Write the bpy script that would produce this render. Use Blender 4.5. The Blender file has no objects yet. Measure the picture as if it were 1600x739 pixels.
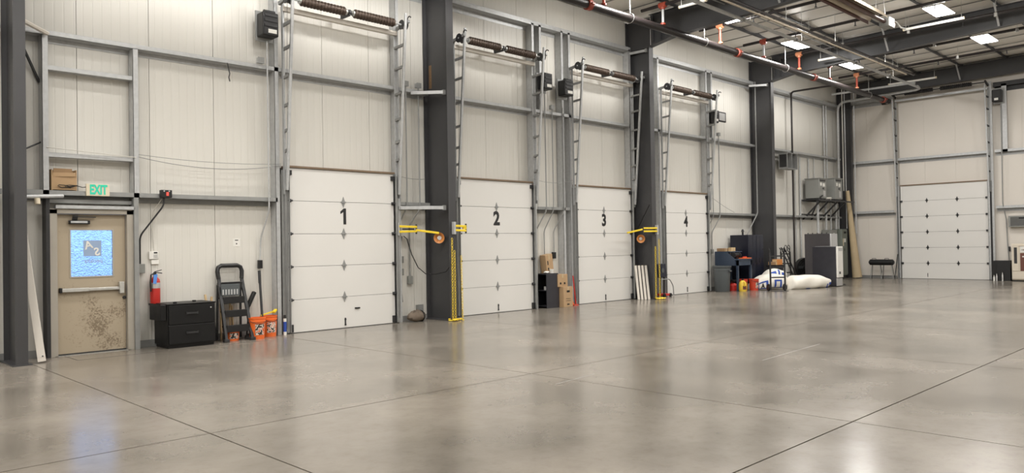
import bpy, math, random
from mathutils import Vector, Matrix
random.seed(7)
S = bpy.context.scene
C = S.collection

# ------------------------------------------------------------------ camera, world, exposure
cam_d = bpy.data.cameras.new('camera'); cam = bpy.data.objects.new('camera', cam_d); C.objects.link(cam)
cam_d.sensor_fit = 'HORIZONTAL'; cam_d.sensor_width = 36.0; cam_d.lens = 36.0 * 1199.714 / 1600.0
cam_d.clip_start = 0.05; cam_d.clip_end = 300
def cam_matrix(yaw, pitch, roll, loc):
    f = Vector((math.cos(pitch) * math.cos(yaw), math.cos(pitch) * math.sin(yaw), math.sin(pitch)))
    r = Vector((math.sin(yaw), -math.cos(yaw), 0)); u = r.cross(f)
    r2 = r * math.cos(roll) + u * math.sin(roll); u2 = u * math.cos(roll) - r * math.sin(roll)
    return Matrix(((r2.x, u2.x, -f.x, loc[0]), (r2.y, u2.y, -f.y, loc[1]), (r2.z, u2.z, -f.z, loc[2]), (0, 0, 0, 1)))
cam.matrix_world = cam_matrix(math.radians(45.53896), math.radians(0.66555), math.radians(-0.97257), (0, -12.9229, 1.5473))
S.camera = cam

world = bpy.data.worlds.new('world'); S.world = world; world.use_nodes = True
bg = world.node_tree.nodes['Background']; bg.inputs[0].default_value = (0.30, 0.52, 1.0, 1); bg.inputs[1].default_value = 2.0
S.view_settings.view_transform = 'Standard'; S.view_settings.look = 'None'
S.view_settings.gamma = 1.0; S.view_settings.use_curve_mapping = False
S.view_settings.exposure = 0.0
LAMP_WATTS = 92.0
CEILING_FILL = 84.0
LAMP_COLOR = (1.0, 0.968, 0.92)
S.cycles.use_denoising = True
S.cycles.max_bounces = 8; S.cycles.diffuse_bounces = 5; S.cycles.glossy_bounces = 4
S.cycles.transmission_bounces = 4; S.cycles.caustics_reflective = False; S.cycles.caustics_refractive = False
S.cycles.sample_clamp_indirect = 6.0

# ------------------------------------------------------------------ materials
MATS = {}
def nodes_of(name):
    m = bpy.data.materials.new(name); m.use_nodes = True
    nt = m.node_tree; b = nt.nodes['Principled BSDF']
    MATS[name] = m
    return m, nt, b
def N(nt, kind, **kw):
    n = nt.nodes.new(kind)
    for k, v in kw.items():
        if k.startswith('i_'):
            n.inputs[int(k[2:]) if k[2:].isdigit() else k[2:]].default_value = v
        else:
            setattr(n, k, v)
    return n
def mat(name, col, rough=0.5, metal=0.0, var=0.12, scale=6.0, bump=0.0, spec=0.5, coat=0.0):
    """painted / metal / plastic surface: colour with a little procedural unevenness in colour and gloss"""
    m, nt, b = nodes_of(name)
    geo = N(nt, 'ShaderNodeNewGeometry')
    noi = N(nt, 'ShaderNodeTexNoise'); noi.inputs['Scale'].default_value = scale; noi.inputs['Detail'].default_value = 5
    nt.links.new(geo.outputs['Position'], noi.inputs['Vector'])
    ramp = N(nt, 'ShaderNodeMix', data_type='RGBA')
    c = Vector(col)
    ramp.inputs[6].default_value = (*(c * (1 - var)), 1); ramp.inputs[7].default_value = (*[min(1, x) for x in c * (1 + var)], 1)
    nt.links.new(noi.outputs[0], ramp.inputs[0]); nt.links.new(ramp.outputs[2], b.inputs['Base Color'])
    mr = N(nt, 'ShaderNodeMapRange'); mr.inputs[3].default_value = max(0.02, rough - 0.08); mr.inputs[4].default_value = min(1, rough + 0.08)
    nt.links.new(noi.outputs[0], mr.inputs[0]); nt.links.new(mr.outputs[0], b.inputs['Roughness'])
    b.inputs['Metallic'].default_value = metal; b.inputs['Specular IOR Level'].default_value = spec
    if coat: b.inputs['Coat Weight'].default_value = coat; b.inputs['Coat Roughness'].default_value = 0.15
    if bump:
        n2 = N(nt, 'ShaderNodeTexNoise'); n2.inputs['Scale'].default_value = scale * 8; n2.inputs['Detail'].default_value = 3
        nt.links.new(geo.outputs['Position'], n2.inputs['Vector'])
        bp = N(nt, 'ShaderNodeBump'); bp.inputs['Strength'].default_value = bump; bp.inputs['Distance'].default_value = 0.01
        nt.links.new(n2.outputs[0], bp.inputs['Height']); nt.links.new(bp.outputs[0], b.inputs['Normal'])
    return m
def wall_mat(name, col, axis, depth=0.35):
    """insulated metal panel: off-white paint, fine vertical ribs"""
    m, nt, b = nodes_of(name)
    geo = N(nt, 'ShaderNodeNewGeometry'); sep = N(nt, 'ShaderNodeSeparateXYZ'); nt.links.new(geo.outputs['Position'], sep.inputs[0])
    mul = N(nt, 'ShaderNodeMath', operation='MULTIPLY'); mul.inputs[1].default_value = 1 / 0.1337
    nt.links.new(sep.outputs[axis], mul.inputs[0])
    fr = N(nt, 'ShaderNodeMath', operation='FRACT'); nt.links.new(mul.outputs[0], fr.inputs[0])
    pp = N(nt, 'ShaderNodeMath', operation='PINGPONG'); pp.inputs[1].default_value = 0.5; nt.links.new(fr.outputs[0], pp.inputs[0])
    mr = N(nt, 'ShaderNodeMapRange', interpolation_type='SMOOTHSTEP'); mr.inputs[1].default_value = 0.0; mr.inputs[2].default_value = 0.14
    nt.links.new(pp.outputs[0], mr.inputs[0])
    bp = N(nt, 'ShaderNodeBump'); bp.inputs['Strength'].default_value = depth; bp.inputs['Distance'].default_value = 0.006
    nt.links.new(mr.outputs[0], bp.inputs['Height']); nt.links.new(bp.outputs[0], b.inputs['Normal'])
    noi = N(nt, 'ShaderNodeTexNoise'); noi.inputs['Scale'].default_value = 0.8; noi.inputs['Detail'].default_value = 4
    nt.links.new(geo.outputs['Position'], noi.inputs['Vector'])
    mx = N(nt, 'ShaderNodeMix', data_type='RGBA'); c = Vector(col)
    mx.inputs[6].default_value = (*(c * 0.95), 1); mx.inputs[7].default_value = (*(c * 1.04), 1)
    nt.links.new(noi.outputs[0], mx.inputs[0]); nt.links.new(mx.outputs[2], b.inputs['Base Color'])
    b.inputs['Roughness'].default_value = 0.42
    return m
wall_mat('wall_x', (0.665, 0.65, 0.605), 0, 0.5)
wall_mat('wall_y', (0.69, 0.65, 0.595), 1, 0.05)
wall_mat('deck', (0.80, 0.77, 0.71), 0, 0.0)
mat('door_white', (0.71, 0.70, 0.675), 0.38, var=0.03, scale=1.5)
mat('galv', (0.47, 0.48, 0.485), 0.40, 0.25, 0.22, 14.0)
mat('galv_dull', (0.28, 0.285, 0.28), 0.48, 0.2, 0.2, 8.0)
mat('zinc', (0.62, 0.62, 0.60), 0.32, 0.8, 0.15, 20)
mat('column_grey', (0.047, 0.047, 0.050), 0.42, 0.0, 0.15, 2.0)
mat('beam_grey', (0.055, 0.056, 0.060), 0.45, 0.0, 0.15, 2.0)
mat('dark_steel', (0.035, 0.035, 0.037), 0.45, 0.3, 0.2, 8)
mat('brown_steel', (0.09, 0.075, 0.06), 0.5, 0.4, 0.3, 12)
mat('black', (0.006, 0.006, 0.007), 0.42, 0, 0.2, 8)
mat('black_rough', (0.020, 0.020, 0.021), 0.7, 0, 0.3, 10)
mat('cab_black', (0.004, 0.004, 0.0045), 0.45, 0, 0.2, 5, spec=0.35)
mat('pipe_black', (0.020, 0.016, 0.016), 0.35, 0.1, 0.2, 8)
mat('red_primer', (0.32, 0.055, 0.03), 0.45, 0.0, 0.2, 10)
mat('orange_and_lit_red', (0.50, 0.20, 0.10), 0.4, 0.0, 0.2, 10)  # orange heater inducer, and red pipe fittings coloured as lit by lamps
mat('white_plastic', (0.78, 0.77, 0.73), 0.35, 0, 0.04, 8)
mat('cream', (0.70, 0.62, 0.47), 0.5, 0, 0.06, 8)
mat('putty', (0.36, 0.315, 0.25), 0.5, 0, 0.06, 3)
mat('putty_frame', (0.40, 0.37, 0.32), 0.45, 0.1, 0.08, 4)
mat('cardboard', (0.42, 0.28, 0.155), 0.8, 0, 0.10, 7)
mat('cardboard_dark', (0.30, 0.19, 0.10), 0.8, 0, 0.12, 7)
mat('paper_tan', (0.47, 0.37, 0.23), 0.75, 0, 0.12, 3)
mat('orange', (0.78, 0.15, 0.028), 0.42, 0, 0.08, 9)
mat('red', (0.50, 0.028, 0.022), 0.35, 0, 0.1, 9)
mat('red_bucket', (0.55, 0.06, 0.03), 0.42, 0, 0.1, 9)
mat('yellow', (0.82, 0.60, 0.03), 0.42, 0, 0.08, 9)
mat('yellow_jug', (0.80, 0.55, 0.06), 0.4, 0, 0.06, 9)
mat('navy', (0.010, 0.012, 0.024), 0.3, 0.1, 0.25, 5)
mat('bench_blue', (0.035, 0.052, 0.085), 0.45, 0.1, 0.15, 6)
mat('blue_cloth', (0.10, 0.28, 0.72), 0.7, 0, 0.1, 9)
mat('blue_print', (0.02, 0.07, 0.36), 0.6, 0, 0.15, 9)
mat('bag_white', (0.80, 0.77, 0.70), 0.6, 0, 0.06, 7, 0.25)
mat('grey_box', (0.26, 0.265, 0.25), 0.45, 0.15, 0.08, 5)
mat('grey_green', (0.17, 0.19, 0.165), 0.45, 0.1, 0.08, 5)
mat('grey_bin', (0.075, 0.085, 0.09), 0.55, 0, 0.1, 5)
mat('purple_grey', (0.072, 0.066, 0.07), 0.45, 0.1, 0.1, 5)
mat('slate', (0.034, 0.034, 0.042), 0.35, 0.1, 0.2, 5)
mat('silver', (0.55, 0.55, 0.55), 0.35, 0.5, 0.1, 8)
mat('vend_cream', (0.66, 0.60, 0.50), 0.45, 0, 0.05, 5)
mat('vend_brown', (0.13, 0.045, 0.03), 0.4, 0, 0.15, 5)
mat('wood_light', (0.55, 0.40, 0.22), 0.6, 0, 0.2, 12)
mat('white_board', (0.68, 0.64, 0.58), 0.5, 0, 0.06, 6)
mat('sack', (0.16, 0.125, 0.095), 0.8, 0, 0.3, 14, 0.5)
mat('exit_green', (0.03, 0.62, 0.42), 0.4, 0, 0.02, 5)
mat('number_black', (0.012, 0.012, 0.013), 0.5, 0, 0.05, 5)
mat('logo_blue', (0.30, 0.40, 0.58), 0.5, 0, 0.05, 5)
mat('brown_bar', (0.20, 0.14, 0.09), 0.5, 0.2, 0.2, 8)
mat('tan_hood', (0.55, 0.47, 0.36), 0.4, 0.4, 0.1, 6)
mat('hood_brown', (0.10, 0.05, 0.04), 0.4, 0.3, 0.2, 6)
mat('orange_disc', (0.55, 0.22, 0.06), 0.4, 0, 0.2, 9)
mat('spring_brown', (0.07, 0.048, 0.036), 0.45, 0.4, 0.3, 30)
mat('cable_white', (0.62, 0.60, 0.55), 0.5, 0, 0.05, 9)
mat('floor_joint', (0.05, 0.045, 0.04), 0.9, 0, 0.2, 9)
mat('asphalt', (0.20, 0.20, 0.20), 0.9, 0, 0.2, 3)
mat('rust_stain', (0.20, 0.12, 0.06), 0.6, 0, 0.4, 25)

# polished concrete
m, nt, b = nodes_of('concrete')
geo = N(nt, 'ShaderNodeNewGeometry')
n1 = N(nt, 'ShaderNodeTexNoise'); n1.inputs['Scale'].default_value = 0.55; n1.inputs['Detail'].default_value = 7; n1.inputs['Roughness'].default_value = 0.6
n2 = N(nt, 'ShaderNodeTexNoise'); n2.inputs['Scale'].default_value = 9.0; n2.inputs['Detail'].default_value = 8; n2.inputs['Roughness'].default_value = 0.7
n3 = N(nt, 'ShaderNodeTexNoise'); n3.inputs['Scale'].default_value = 60.0; n3.inputs['Detail'].default_value = 3
for n in (n1, n2, n3): nt.links.new(geo.outputs['Position'], n.inputs['Vector'])
r1 = N(nt, 'ShaderNodeValToRGB'); e = r1.color_ramp.elements
e[0].position = 0.32; e[0].color = (0.142, 0.126, 0.105, 1); e[1].position = 0.68; e[1].color = (0.255, 0.227, 0.192, 1)
nt.links.new(n1.outputs[0], r1.inputs[0])
r2 = N(nt, 'ShaderNodeValToRGB'); e = r2.color_ramp.elements
e[0].position = 0.32; e[0].color = (0.80, 0.79, 0.77, 1); e[1].position = 0.50; e[1].color = (1, 1, 1, 1)
nt.links.new(n2.outputs[0], r2.inputs[0])
mx = N(nt, 'ShaderNodeMix', data_type='RGBA', blend_type='MULTIPLY'); mx.inputs[0].default_value = 0.55
nt.links.new(r1.outputs[0], mx.inputs[6]); nt.links.new(r2.outputs[0], mx.inputs[7])
r3 = N(nt, 'ShaderNodeValToRGB'); e = r3.color_ramp.elements
e[0].position = 0.30; e[0].color = (0.80, 0.80, 0.80, 1); e[1].position = 0.38; e[1].color = (1, 1, 1, 1)
nt.links.new(n3.outputs[0], r3.inputs[0])
mx2 = N(nt, 'ShaderNodeMix', data_type='RGBA', blend_type='MULTIPLY'); mx2.inputs[0].default_value = 0.35
nt.links.new(mx.outputs[2], mx2.inputs[6]); nt.links.new(r3.outputs[0], mx2.inputs[7])
nt.links.new(mx2.outputs[2], b.inputs['Base Color'])
mr = N(nt, 'ShaderNodeMapRange'); mr.inputs[1].default_value = 0.3; mr.inputs[2].default_value = 0.7; mr.inputs[3].default_value = 0.17; mr.inputs[4].default_value = 0.27
nt.links.new(n1.outputs[0], mr.inputs[0]); nt.links.new(mr.outputs[0], b.inputs['Roughness'])
b.inputs['Specular IOR Level'].default_value = 0.75

# scuffed painted steel door: blotchy dirt around the kick zone
m, nt, b = nodes_of('door_putty')
geo = N(nt, 'ShaderNodeNewGeometry')
n1 = N(nt, 'ShaderNodeTexNoise'); n1.inputs['Scale'].default_value = 3.0; n1.inputs['Detail'].default_value = 4
n2 = N(nt, 'ShaderNodeTexNoise'); n2.inputs['Scale'].default_value = 45.0; n2.inputs['Detail'].default_value = 5
for n in (n1, n2): nt.links.new(geo.outputs['Position'], n.inputs['Vector'])
mu = N(nt, 'ShaderNodeMath', operation='MULTIPLY'); nt.links.new(n1.outputs[0], mu.inputs[0]); nt.links.new(n2.outputs[0], mu.inputs[1])
dist = N(nt, 'ShaderNodeVectorMath', operation='DISTANCE'); dist.inputs[1].default_value = (3.85, 0.1, 0.5); nt.links.new(geo.outputs['Position'], dist.inputs[0])
fall = N(nt, 'ShaderNodeMapRange'); fall.inputs[1].default_value = 0.15; fall.inputs[2].default_value = 0.95; fall.inputs[3].default_value = 1.15; fall.inputs[4].default_value = 0.72
nt.links.new(dist.outputs['Value'], fall.inputs[0])
mu2 = N(nt, 'ShaderNodeMath', operation='MULTIPLY'); nt.links.new(mu.outputs[0], mu2.inputs[0]); nt.links.new(fall.outputs[0], mu2.inputs[1]); mu = mu2
r1 = N(nt, 'ShaderNodeValToRGB'); e = r1.color_ramp.elements
e[0].position = 0.27; e[0].color = (0.40, 0.335, 0.245, 1); e[1].position = 0.40; e[1].color = (0.20, 0.155, 0.105, 1)
nt.links.new(mu.outputs[0], r1.inputs[0]); nt.links.new(r1.outputs[0], b.inputs['Base Color']); b.inputs['Roughness'].default_value = 0.5

# wavy obscured pane with daylight behind it
m, nt, b = nodes_of('obscure_glass')
geo = N(nt, 'ShaderNodeNewGeometry')
n1 = N(nt, 'ShaderNodeTexNoise'); n1.inputs['Scale'].default_value = 16; n1.inputs['Detail'].default_value = 5; n1.inputs['Distortion'].default_value = 2.5
nt.links.new(geo.outputs['Position'], n1.inputs['Vector'])
b.inputs['Base Color'].default_value = (0.80, 0.88, 1.0, 1); b.inputs['Roughness'].default_value = 0.22
b.inputs['Transmission Weight'].default_value = 1.0; b.inputs['IOR'].default_value = 1.35
bp = N(nt, 'ShaderNodeBump'); bp.inputs['Strength'].default_value = 1.0; bp.inputs['Distance'].default_value = 0.03
nt.links.new(n1.outputs[0], bp.inputs['Height']); nt.links.new(bp.outputs[0], b.inputs['Normal'])

# busy printed bucket label
m, nt, b = nodes_of('bucket_print')
geo = N(nt, 'ShaderNodeNewGeometry')
n1 = N(nt, 'ShaderNodeTexNoise'); n1.inputs['Scale'].default_value = 26; n1.inputs['Detail'].default_value = 3
nt.links.new(geo.outputs['Position'], n1.inputs['Vector'])
r1 = N(nt, 'ShaderNodeValToRGB'); r1.color_ramp.interpolation = 'CONSTANT'; e = r1.color_ramp.elements
e[0].position = 0.0; e[0].color = (0.02, 0.015, 0.012, 1); e[1].position = 0.46; e[1].color = (0.70, 0.66, 0.60, 1)
q_ = r1.color_ramp.elements.new(0.56); q_.color = (0.62, 0.12, 0.03, 1)
nt.links.new(n1.outputs[0], r1.inputs[0]); nt.links.new(r1.outputs[0], b.inputs['Base Color']); b.inputs['Roughness'].default_value = 0.45

# light diffuser
m, nt, b = nodes_of('lamp_face')
b.inputs['Base Color'].default_value = (0.9, 0.9, 0.88, 1)
b.inputs['Emission Color'].default_value = (1.0, 0.97, 0.94, 1); b.inputs['Emission Strength'].default_value = 14.0
m, nt, b = nodes_of('led_red')
b.inputs['Base Color'].default_value = (0.5, 0.05, 0.04, 1); b.inputs['Emission Color'].default_value = (1, 0.12, 0.08, 1); b.inputs['Emission Strength'].default_value = 0.5

# ------------------------------------------------------------------ mesh helpers
def orient(d):
    d = Vector(d).normalized()
    a = Vector((0, 0, 1)) if abs(d.z) < 0.95 else Vector((1, 0, 0))
    s = d.cross(a).normalized(); t = s.cross(d).normalized()
    return d, s, t
def chain_loc(p):
    v = Vector((0, 0, 0))
    while p is not None:
        v += p.location; p = p.parent
    return v
class MB:
    def __init__(self): self.v = []; self.f = []
    def add(self, vs, fs):
        o = len(self.v); self.v += [tuple(x) for x in vs]; self.f += [tuple(i + o for i in q) for q in fs]; return self
    def box(self, x0, x1, y0, y1, z0, z1):
        x0, x1 = sorted((x0, x1)); y0, y1 = sorted((y0, y1)); z0, z1 = sorted((z0, z1))
        return self.add([(x0, y0, z0), (x1, y0, z0), (x1, y1, z0), (x0, y1, z0), (x0, y0, z1), (x1, y0, z1), (x1, y1, z1), (x0, y1, z1)],
                        [(3, 2, 1, 0), (4, 5, 6, 7), (0, 1, 5, 4), (1, 2, 6, 5), (2, 3, 7, 6), (3, 0, 4, 7)])
    def bar(self, p0, p1, w, h, side=None):
        """rectangular bar from p0 to p1; w along side vector, h along the third axis"""
        p0 = Vector(p0); p1 = Vector(p1); d, s, t = orient(p1 - p0)
        if side is not None:
            s = Vector(side); s = (s - d * s.dot(d)).normalized(); t = s.cross(d)
        s = s * (w / 2); t = t * (h / 2)
        vs = [p0 - s - t, p0 + s - t, p0 + s + t, p0 - s + t, p1 - s - t, p1 + s - t, p1 + s + t, p1 - s + t]
        return self.add(vs, [(3, 2, 1, 0), (4, 5, 6, 7), (0, 1, 5, 4), (1, 2, 6, 5), (2, 3, 7, 6), (3, 0, 4, 7)])
    def cyl(self, p0, p1, r, r2=None, n=12):
        p0 = Vector(p0); p1 = Vector(p1); d, s, t = orient(p1 - p0); r2 = r if r2 is None else r2
        vs = []
        for k in range(n):
            a = 2 * math.pi * k / n; vs.append(p0 + (s * math.cos(a) + t * math.sin(a)) * r)
        for k in range(n):
            a = 2 * math.pi * k / n; vs.append(p1 + (s * math.cos(a) + t * math.sin(a)) * r2)
        fs = [(k, (k + 1) % n, n + (k + 1) % n, n + k) for k in range(n)] + [tuple(range(n - 1, -1, -1)), tuple(range(n, 2 * n))]
        return self.add(vs, fs)
    def tube(self, pts, r, n=8, closed=False):
        pts = [Vector(p) for p in pts]; m = len(pts); vs = []; prev = None
        for i, p in enumerate(pts):
            if closed: d = pts[(i + 1) % m] - pts[i - 1]
            else: d = pts[min(i + 1, m - 1)] - pts[max(i - 1, 0)]
            d.normalize()
            if prev is None: _, s, t = orient(d)
            else:
                s = prev - d * prev.dot(d); s.normalize(); t = s.cross(d)
            prev = s; rr = r[i] if isinstance(r, (list, tuple)) else r
            for k in range(n):
                a = 2 * math.pi * k / n; vs.append(p + (s * math.cos(a) + t * math.sin(a)) * rr)
        fs = []
        for i in range(m if closed else m - 1):
            j = (i + 1) % m
            for k in range(n):
                fs.append((i * n + k, i * n + (k + 1) % n, j * n + (k + 1) % n, j * n + k))
        if not closed: fs += [tuple(range(n - 1, -1, -1)), tuple((m - 1) * n + k for k in range(n))]
        return self.add(vs, fs)
    def lathe(self, prof, c=(0, 0, 0), axis=(0, 0, 1), n=20):
        c = Vector(c); d, s, t = orient(axis); vs = []; m = len(prof)
        for (r, z) in prof:
            for k in range(n):
                a = 2 * math.pi * k / n; vs.append(c + d * z + (s * math.cos(a) + t * math.sin(a)) * max(r, 1e-4))
        fs = []
        for i in range(m - 1):
            for k in range(n):
                fs.append((i * n + k, i * n + (k + 1) % n, (i + 1) * n + (k + 1) % n, (i + 1) * n + k))
        fs += [tuple(range(n - 1, -1, -1)), tuple((m - 1) * n + k for k in range(n))]
        return self.add(vs, fs)
    def prism(self, pts, fn):
        """outline pts (2-d) extruded: fn(u, v, side) -> 3-d point, side 0 / 1"""
        n = len(pts)
        vs = [fn(u, v, 0) for u, v in pts] + [fn(u, v, 1) for u, v in pts]
        return self.add(vs, [tuple(range(n - 1, -1, -1)), tuple(range(n, 2 * n))] + [(k, (k + 1) % n, n + (k + 1) % n, n + k) for k in range(n)])
    def grid(self, fn, nu, nv):
        vs = [fn(i / nu, j / nv) for i in range(nu + 1) for j in range(nv + 1)]
        fs = [(i * (nv + 1) + j, (i + 1) * (nv + 1) + j, (i + 1) * (nv + 1) + j + 1, i * (nv + 1) + j + 1) for i in range(nu) for j in range(nv)]
        return self.add(vs, fs)
    def build(self, name, material, parent=None, org=None, bevel=0.0, smooth=True, fix=True):
        me = bpy.data.meshes.new(name); o = bpy.data.objects.new(name, me); C.objects.link(o)
        off = chain_loc(parent)
        if org is not None: off = off + (Vector(org) - off); o.location = Vector(org) - chain_loc(parent)
        o.parent = parent
        me.from_pydata([tuple(Vector(v) - off) for v in self.v], [], self.f); me.validate()
        if fix:
            import bmesh
            bm = bmesh.new(); bm.from_mesh(me); bmesh.ops.recalc_face_normals(bm, faces=bm.faces); bm.to_mesh(me); bm.free()
        me.materials.append(MATS[material])
        if smooth:
            me.polygons.foreach_set('use_smooth', [True] * len(me.polygons)); me.set_sharp_from_angle(angle=math.radians(35))
        if bevel:
            md = o.modifiers.new('bevel', 'BEVEL'); md.width = bevel; md.segments = 2; md.limit_method = 'ANGLE'
        return o
def B(*a): return MB().box(*a)
def tag(o, label, cat=None, group=None, kind=None):
    o['label'] = label
    if cat: o['category'] = cat
    if group: o['group'] = group
    if kind: o['kind'] = kind
    return o
def root(name, label, cat, loc=(0, 0, 0), group=None, kind=None):
    o = bpy.data.objects.new(name, None); C.objects.link(o); o.location = loc; o.empty_display_size = 0.1
    return tag(o, label, cat, group, kind)
def part(name, mb, material, parent, **kw): return mb.build(name, material, parent, **kw)
def copy_tree(o, parent=None):
    c = o.copy(); C.objects.link(c); c.parent = parent
    for ch in list(o.children): copy_tree(ch, c)
    return c
def text(name, body, size, material, parent, origin, xdir, zdir, thick=0.003, bold=0.0, sx=1.0, align='CENTER'):
    cu = bpy.data.curves.new(name, 'FONT'); cu.body = body; cu.size = size; cu.extrude = thick / 2; cu.offset = bold
    cu.align_x = align; cu.align_y = 'CENTER'; cu.resolution_u = 3
    tmp = bpy.data.objects.new(name + '_tmp', cu); C.objects.link(tmp)
    dg = bpy.context.evaluated_depsgraph_get(); me = bpy.data.meshes.new_from_object(tmp.evaluated_get(dg))
    bpy.data.objects.remove(tmp); bpy.data.curves.remove(cu)
    xd = Vector(xdir).normalized() * sx; zd = Vector(zdir).normalized(); nd = Vector(xdir).normalized().cross(zd)
    off = chain_loc(parent); og = Vector(origin)
    for v in me.vertices: v.co = og + xd * v.co.x + zd * v.co.y + nd * v.co.z - off
    me.materials.clear(); me.materials.append(MATS[material])
    o = bpy.data.objects.new(name, me); C.objects.link(o); o.parent = parent
    return o

# ------------------------------------------------------------------ dimensions
WY = 0.20                      # inner face of the long wall's panels
XE = 32.06                     # inner face of the far wall
X_BACK, Y_RIGHT = -9.0, -15.6
DW, DH = 2.357, 3.05
DX = [6.936, 11.022, 14.968, 18.912]
EY0, EY1, EH = -2.17, -5.15, 3.60
COLX = [2.585, 10.345, 17.56, 24.56, 31.80]
def deck_z(y): return 7.80 - 0.018 * y
def rafter_bot(y): return 7.03 - 0.045 * y

# ------------------------------------------------------------------ floor: slabs between saw-cut joints
floor = B(X_BACK, XE + 0.3, Y_RIGHT, WY + 0.4, -0.12, -0.05).build('floor', 'floor_joint')
tag(floor, 'grey polished concrete floor with saw-cut joints', 'floor', kind='structure')
jx = [X_BACK, -8.99 + 0.0, -5.1, -1.19, 2.72, 6.63, 10.54, 14.45, 18.36, 22.27, 26.18, 30.09, XE + 0.02]
jx = sorted(set(round(v, 3) for v in jx))[1:]
jy = [WY + 0.25, -2.66, -6.46, -10.26, -14.06, Y_RIGHT]
G = 0.007
for i in range(len(jx) - 1):
    for j in range(len(jy) - 1):
        x0, x1, y1, y0 = jx[i], jx[i + 1], jy[j], jy[j + 1]
        part('floor_slab', B(x0 + G, x1 - G, y0 + G, y1 - G, -0.06, 0.0), 'concrete', floor, smooth=False)
# the cut apron joint outside the walk door is a shallow groove strip
part('joint_line', MB().bar((3.27, 0.10, 0.0005), (3.27, -0.62, 0.0005), 0.008, 0.003), 'floor_joint', floor)
part('joint_line', MB().bar((3.27, -0.62, 0.0005), (6.2, -0.62, 0.0005), 0.008, 0.003), 'floor_joint', floor)

for (xa, ya, xb_, yb_) in ((9.3, -8.05, 11.3, -7.93), (6.3, -7.15, 7.1, -7.05)):
    part('chalk_scratch', MB().bar((xa, ya, 0.0006), (xb_, yb_, 0.0006), 0.006, 0.001), 'galv', floor, smooth=False)

# ------------------------------------------------------------------ long wall on the left
wall_left = MB().box(X_BACK, 3.14, WY + 0.06, WY + 0.14, -0.05, 8.0).box(4.21, XE + 0.2, WY + 0.06, WY + 0.14, -0.05, 8.0).box(3.14, 4.21, WY + 0.06, WY + 0.14, 2.19, 8.0).build('wall_left', 'wall_x')
tag(wall_left, 'long off-white wall of ribbed vertical metal panels', 'wall', kind='structure')
holes = [(x - 0.06, x + DW + 0.06, DH + 0.0) for x in DX] + [(3.14, 4.21, 2.19)]
k0 = math.floor((X_BACK - 3.517) / 1.07)
x = 3.517 + k0 * 1.07
while x < XE:
    a, bb = max(x, X_BACK) + 0.004, min(x + 1.07, XE + 0.1) - 0.004
    cuts = sorted({a, bb, *[h[0] for h in holes if a < h[0] < bb], *[h[1] for h in holes if a < h[1] < bb]})
    mb = MB()
    for c0, c1 in zip(cuts, cuts[1:]):
        z0 = 0.0
        for h in holes:
            if h[0] - 1e-6 <= c0 and c1 <= h[1] + 1e-6: z0 = h[2]
        mb.box(c0, c1, WY, WY + 0.055, z0, 8.0)
    part('wall_panel', mb, 'wall_x', wall_left, smooth=False)
    x += 1.07
# dark base angle
segs = [(X_BACK, 3.02), (4.30, DX[0] - 0.2)] + [(DX[i] + DW + 0.2, DX[i + 1] - 0.2) for i in range(3)] + [(DX[3] + DW + 0.2, XE)]
bl = B(X_BACK, 3.02, WY - 0.03, WY, 0, 0.11).build('baseboard_left', 'galv_dull'); tag(bl, 'grey steel base angle along the foot of the long wall', 'baseboard', kind='structure')
for a, bb in segs[1:]: part('base_angle', B(a, bb, WY - 0.03, WY, 0, 0.11), 'galv_dull', bl, smooth=False)

# girts: horizontal Z-sections, web level, lip towards the room
def girt(a, bb, z, material='galv', h=0.075):
    mb = MB().box(a, bb, 0.0, WY, z, z + 0.006).box(a, bb, 0.0, 0.006, z, z + h).box(a, bb, WY - 0.006, WY, z - h, z)
    part('girt', mb, material, wall_left, smooth=False)
def stud(x0, z0, z1, w=0.08, material='galv'):
    mb = MB().box(x0, x0 + 0.006, 0.0, WY, z0, z1).box(x0, x0 + w, 0.0, 0.006, z0, z1).box(x0, x0 + w, WY - 0.006, WY, z0, z1)
    part('stud', mb, material, wall_left, smooth=False)
def c0(i): return COLX[i] + 0.10
def c1(i): return COLX[i] - 0.10
R1 = DX[0] - 0.20; E1 = DX[0] + DW + 0.20
# lower girts at 2.41
for a, bb in [(X_BACK, c1(0)), (c0(0), R1), (E1, c1(1)), (DX[1] + DW + 0.2, DX[2] - 0.2), (DX[3] + DW + 0.2, c1(3)), (c0(3), XE - 0.5)]: girt(a, bb, 2.41, 'galv_dull')
# middle girts at 4.80 run through, over the doors
for i, (a, bb) in enumerate([(X_BACK, c1(0)), (c0(0), c1(1)), (c0(1), c1(2)), (c0(2), c1(3)), (c0(3), XE - 0.5)]):
    girt(a, bb, 4.79, 'galv'); girt(a, bb, 6.92, 'galv', 0.11)
# studs
for (x0, z0, z1) in [(6.70, 0, 7.35), (9.40, 0, 7.35), (10.84, 0, 7.35), (13.46, 0, 6.97), (13.72, 4.8, 6.97), (14.52, 0, 6.97), (14.80, 0, 6.97),
                     (17.36, 0, 6.97), (18.72, 0, 6.97), (21.34, 0, 6.97), (21.66, 4.8, 6.97)]:
    stud(x0, z0, z1)
for x0 in (3.0, 4.27): stud(x0, 2.41, 4.80)
for z in (4.285, 2.985): part('girt', B(3.08, 4.27, 0.02, 0.16, z, z + 0.065), 'galv', wall_left, smooth=False)

# walk-door framing posts
part('stud', B(3.03, 3.08, -0.02, WY, 0, 2.41), 'dark_steel', wall_left, smooth=False)
part('stud', B(4.26, 4.33, -0.02, WY, 0, 2.41), 'galv_dull', wall_left, smooth=False)
part('girt', B(3.16, 4.27, -0.02, 0.10, 2.215, 2.265), 'galv', wall_left, smooth=False)
part('girt', B(3.08, 4.27, 0.08, WY, 2.30, 2.36), 'galv_dull', wall_left, smooth=False)

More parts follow.
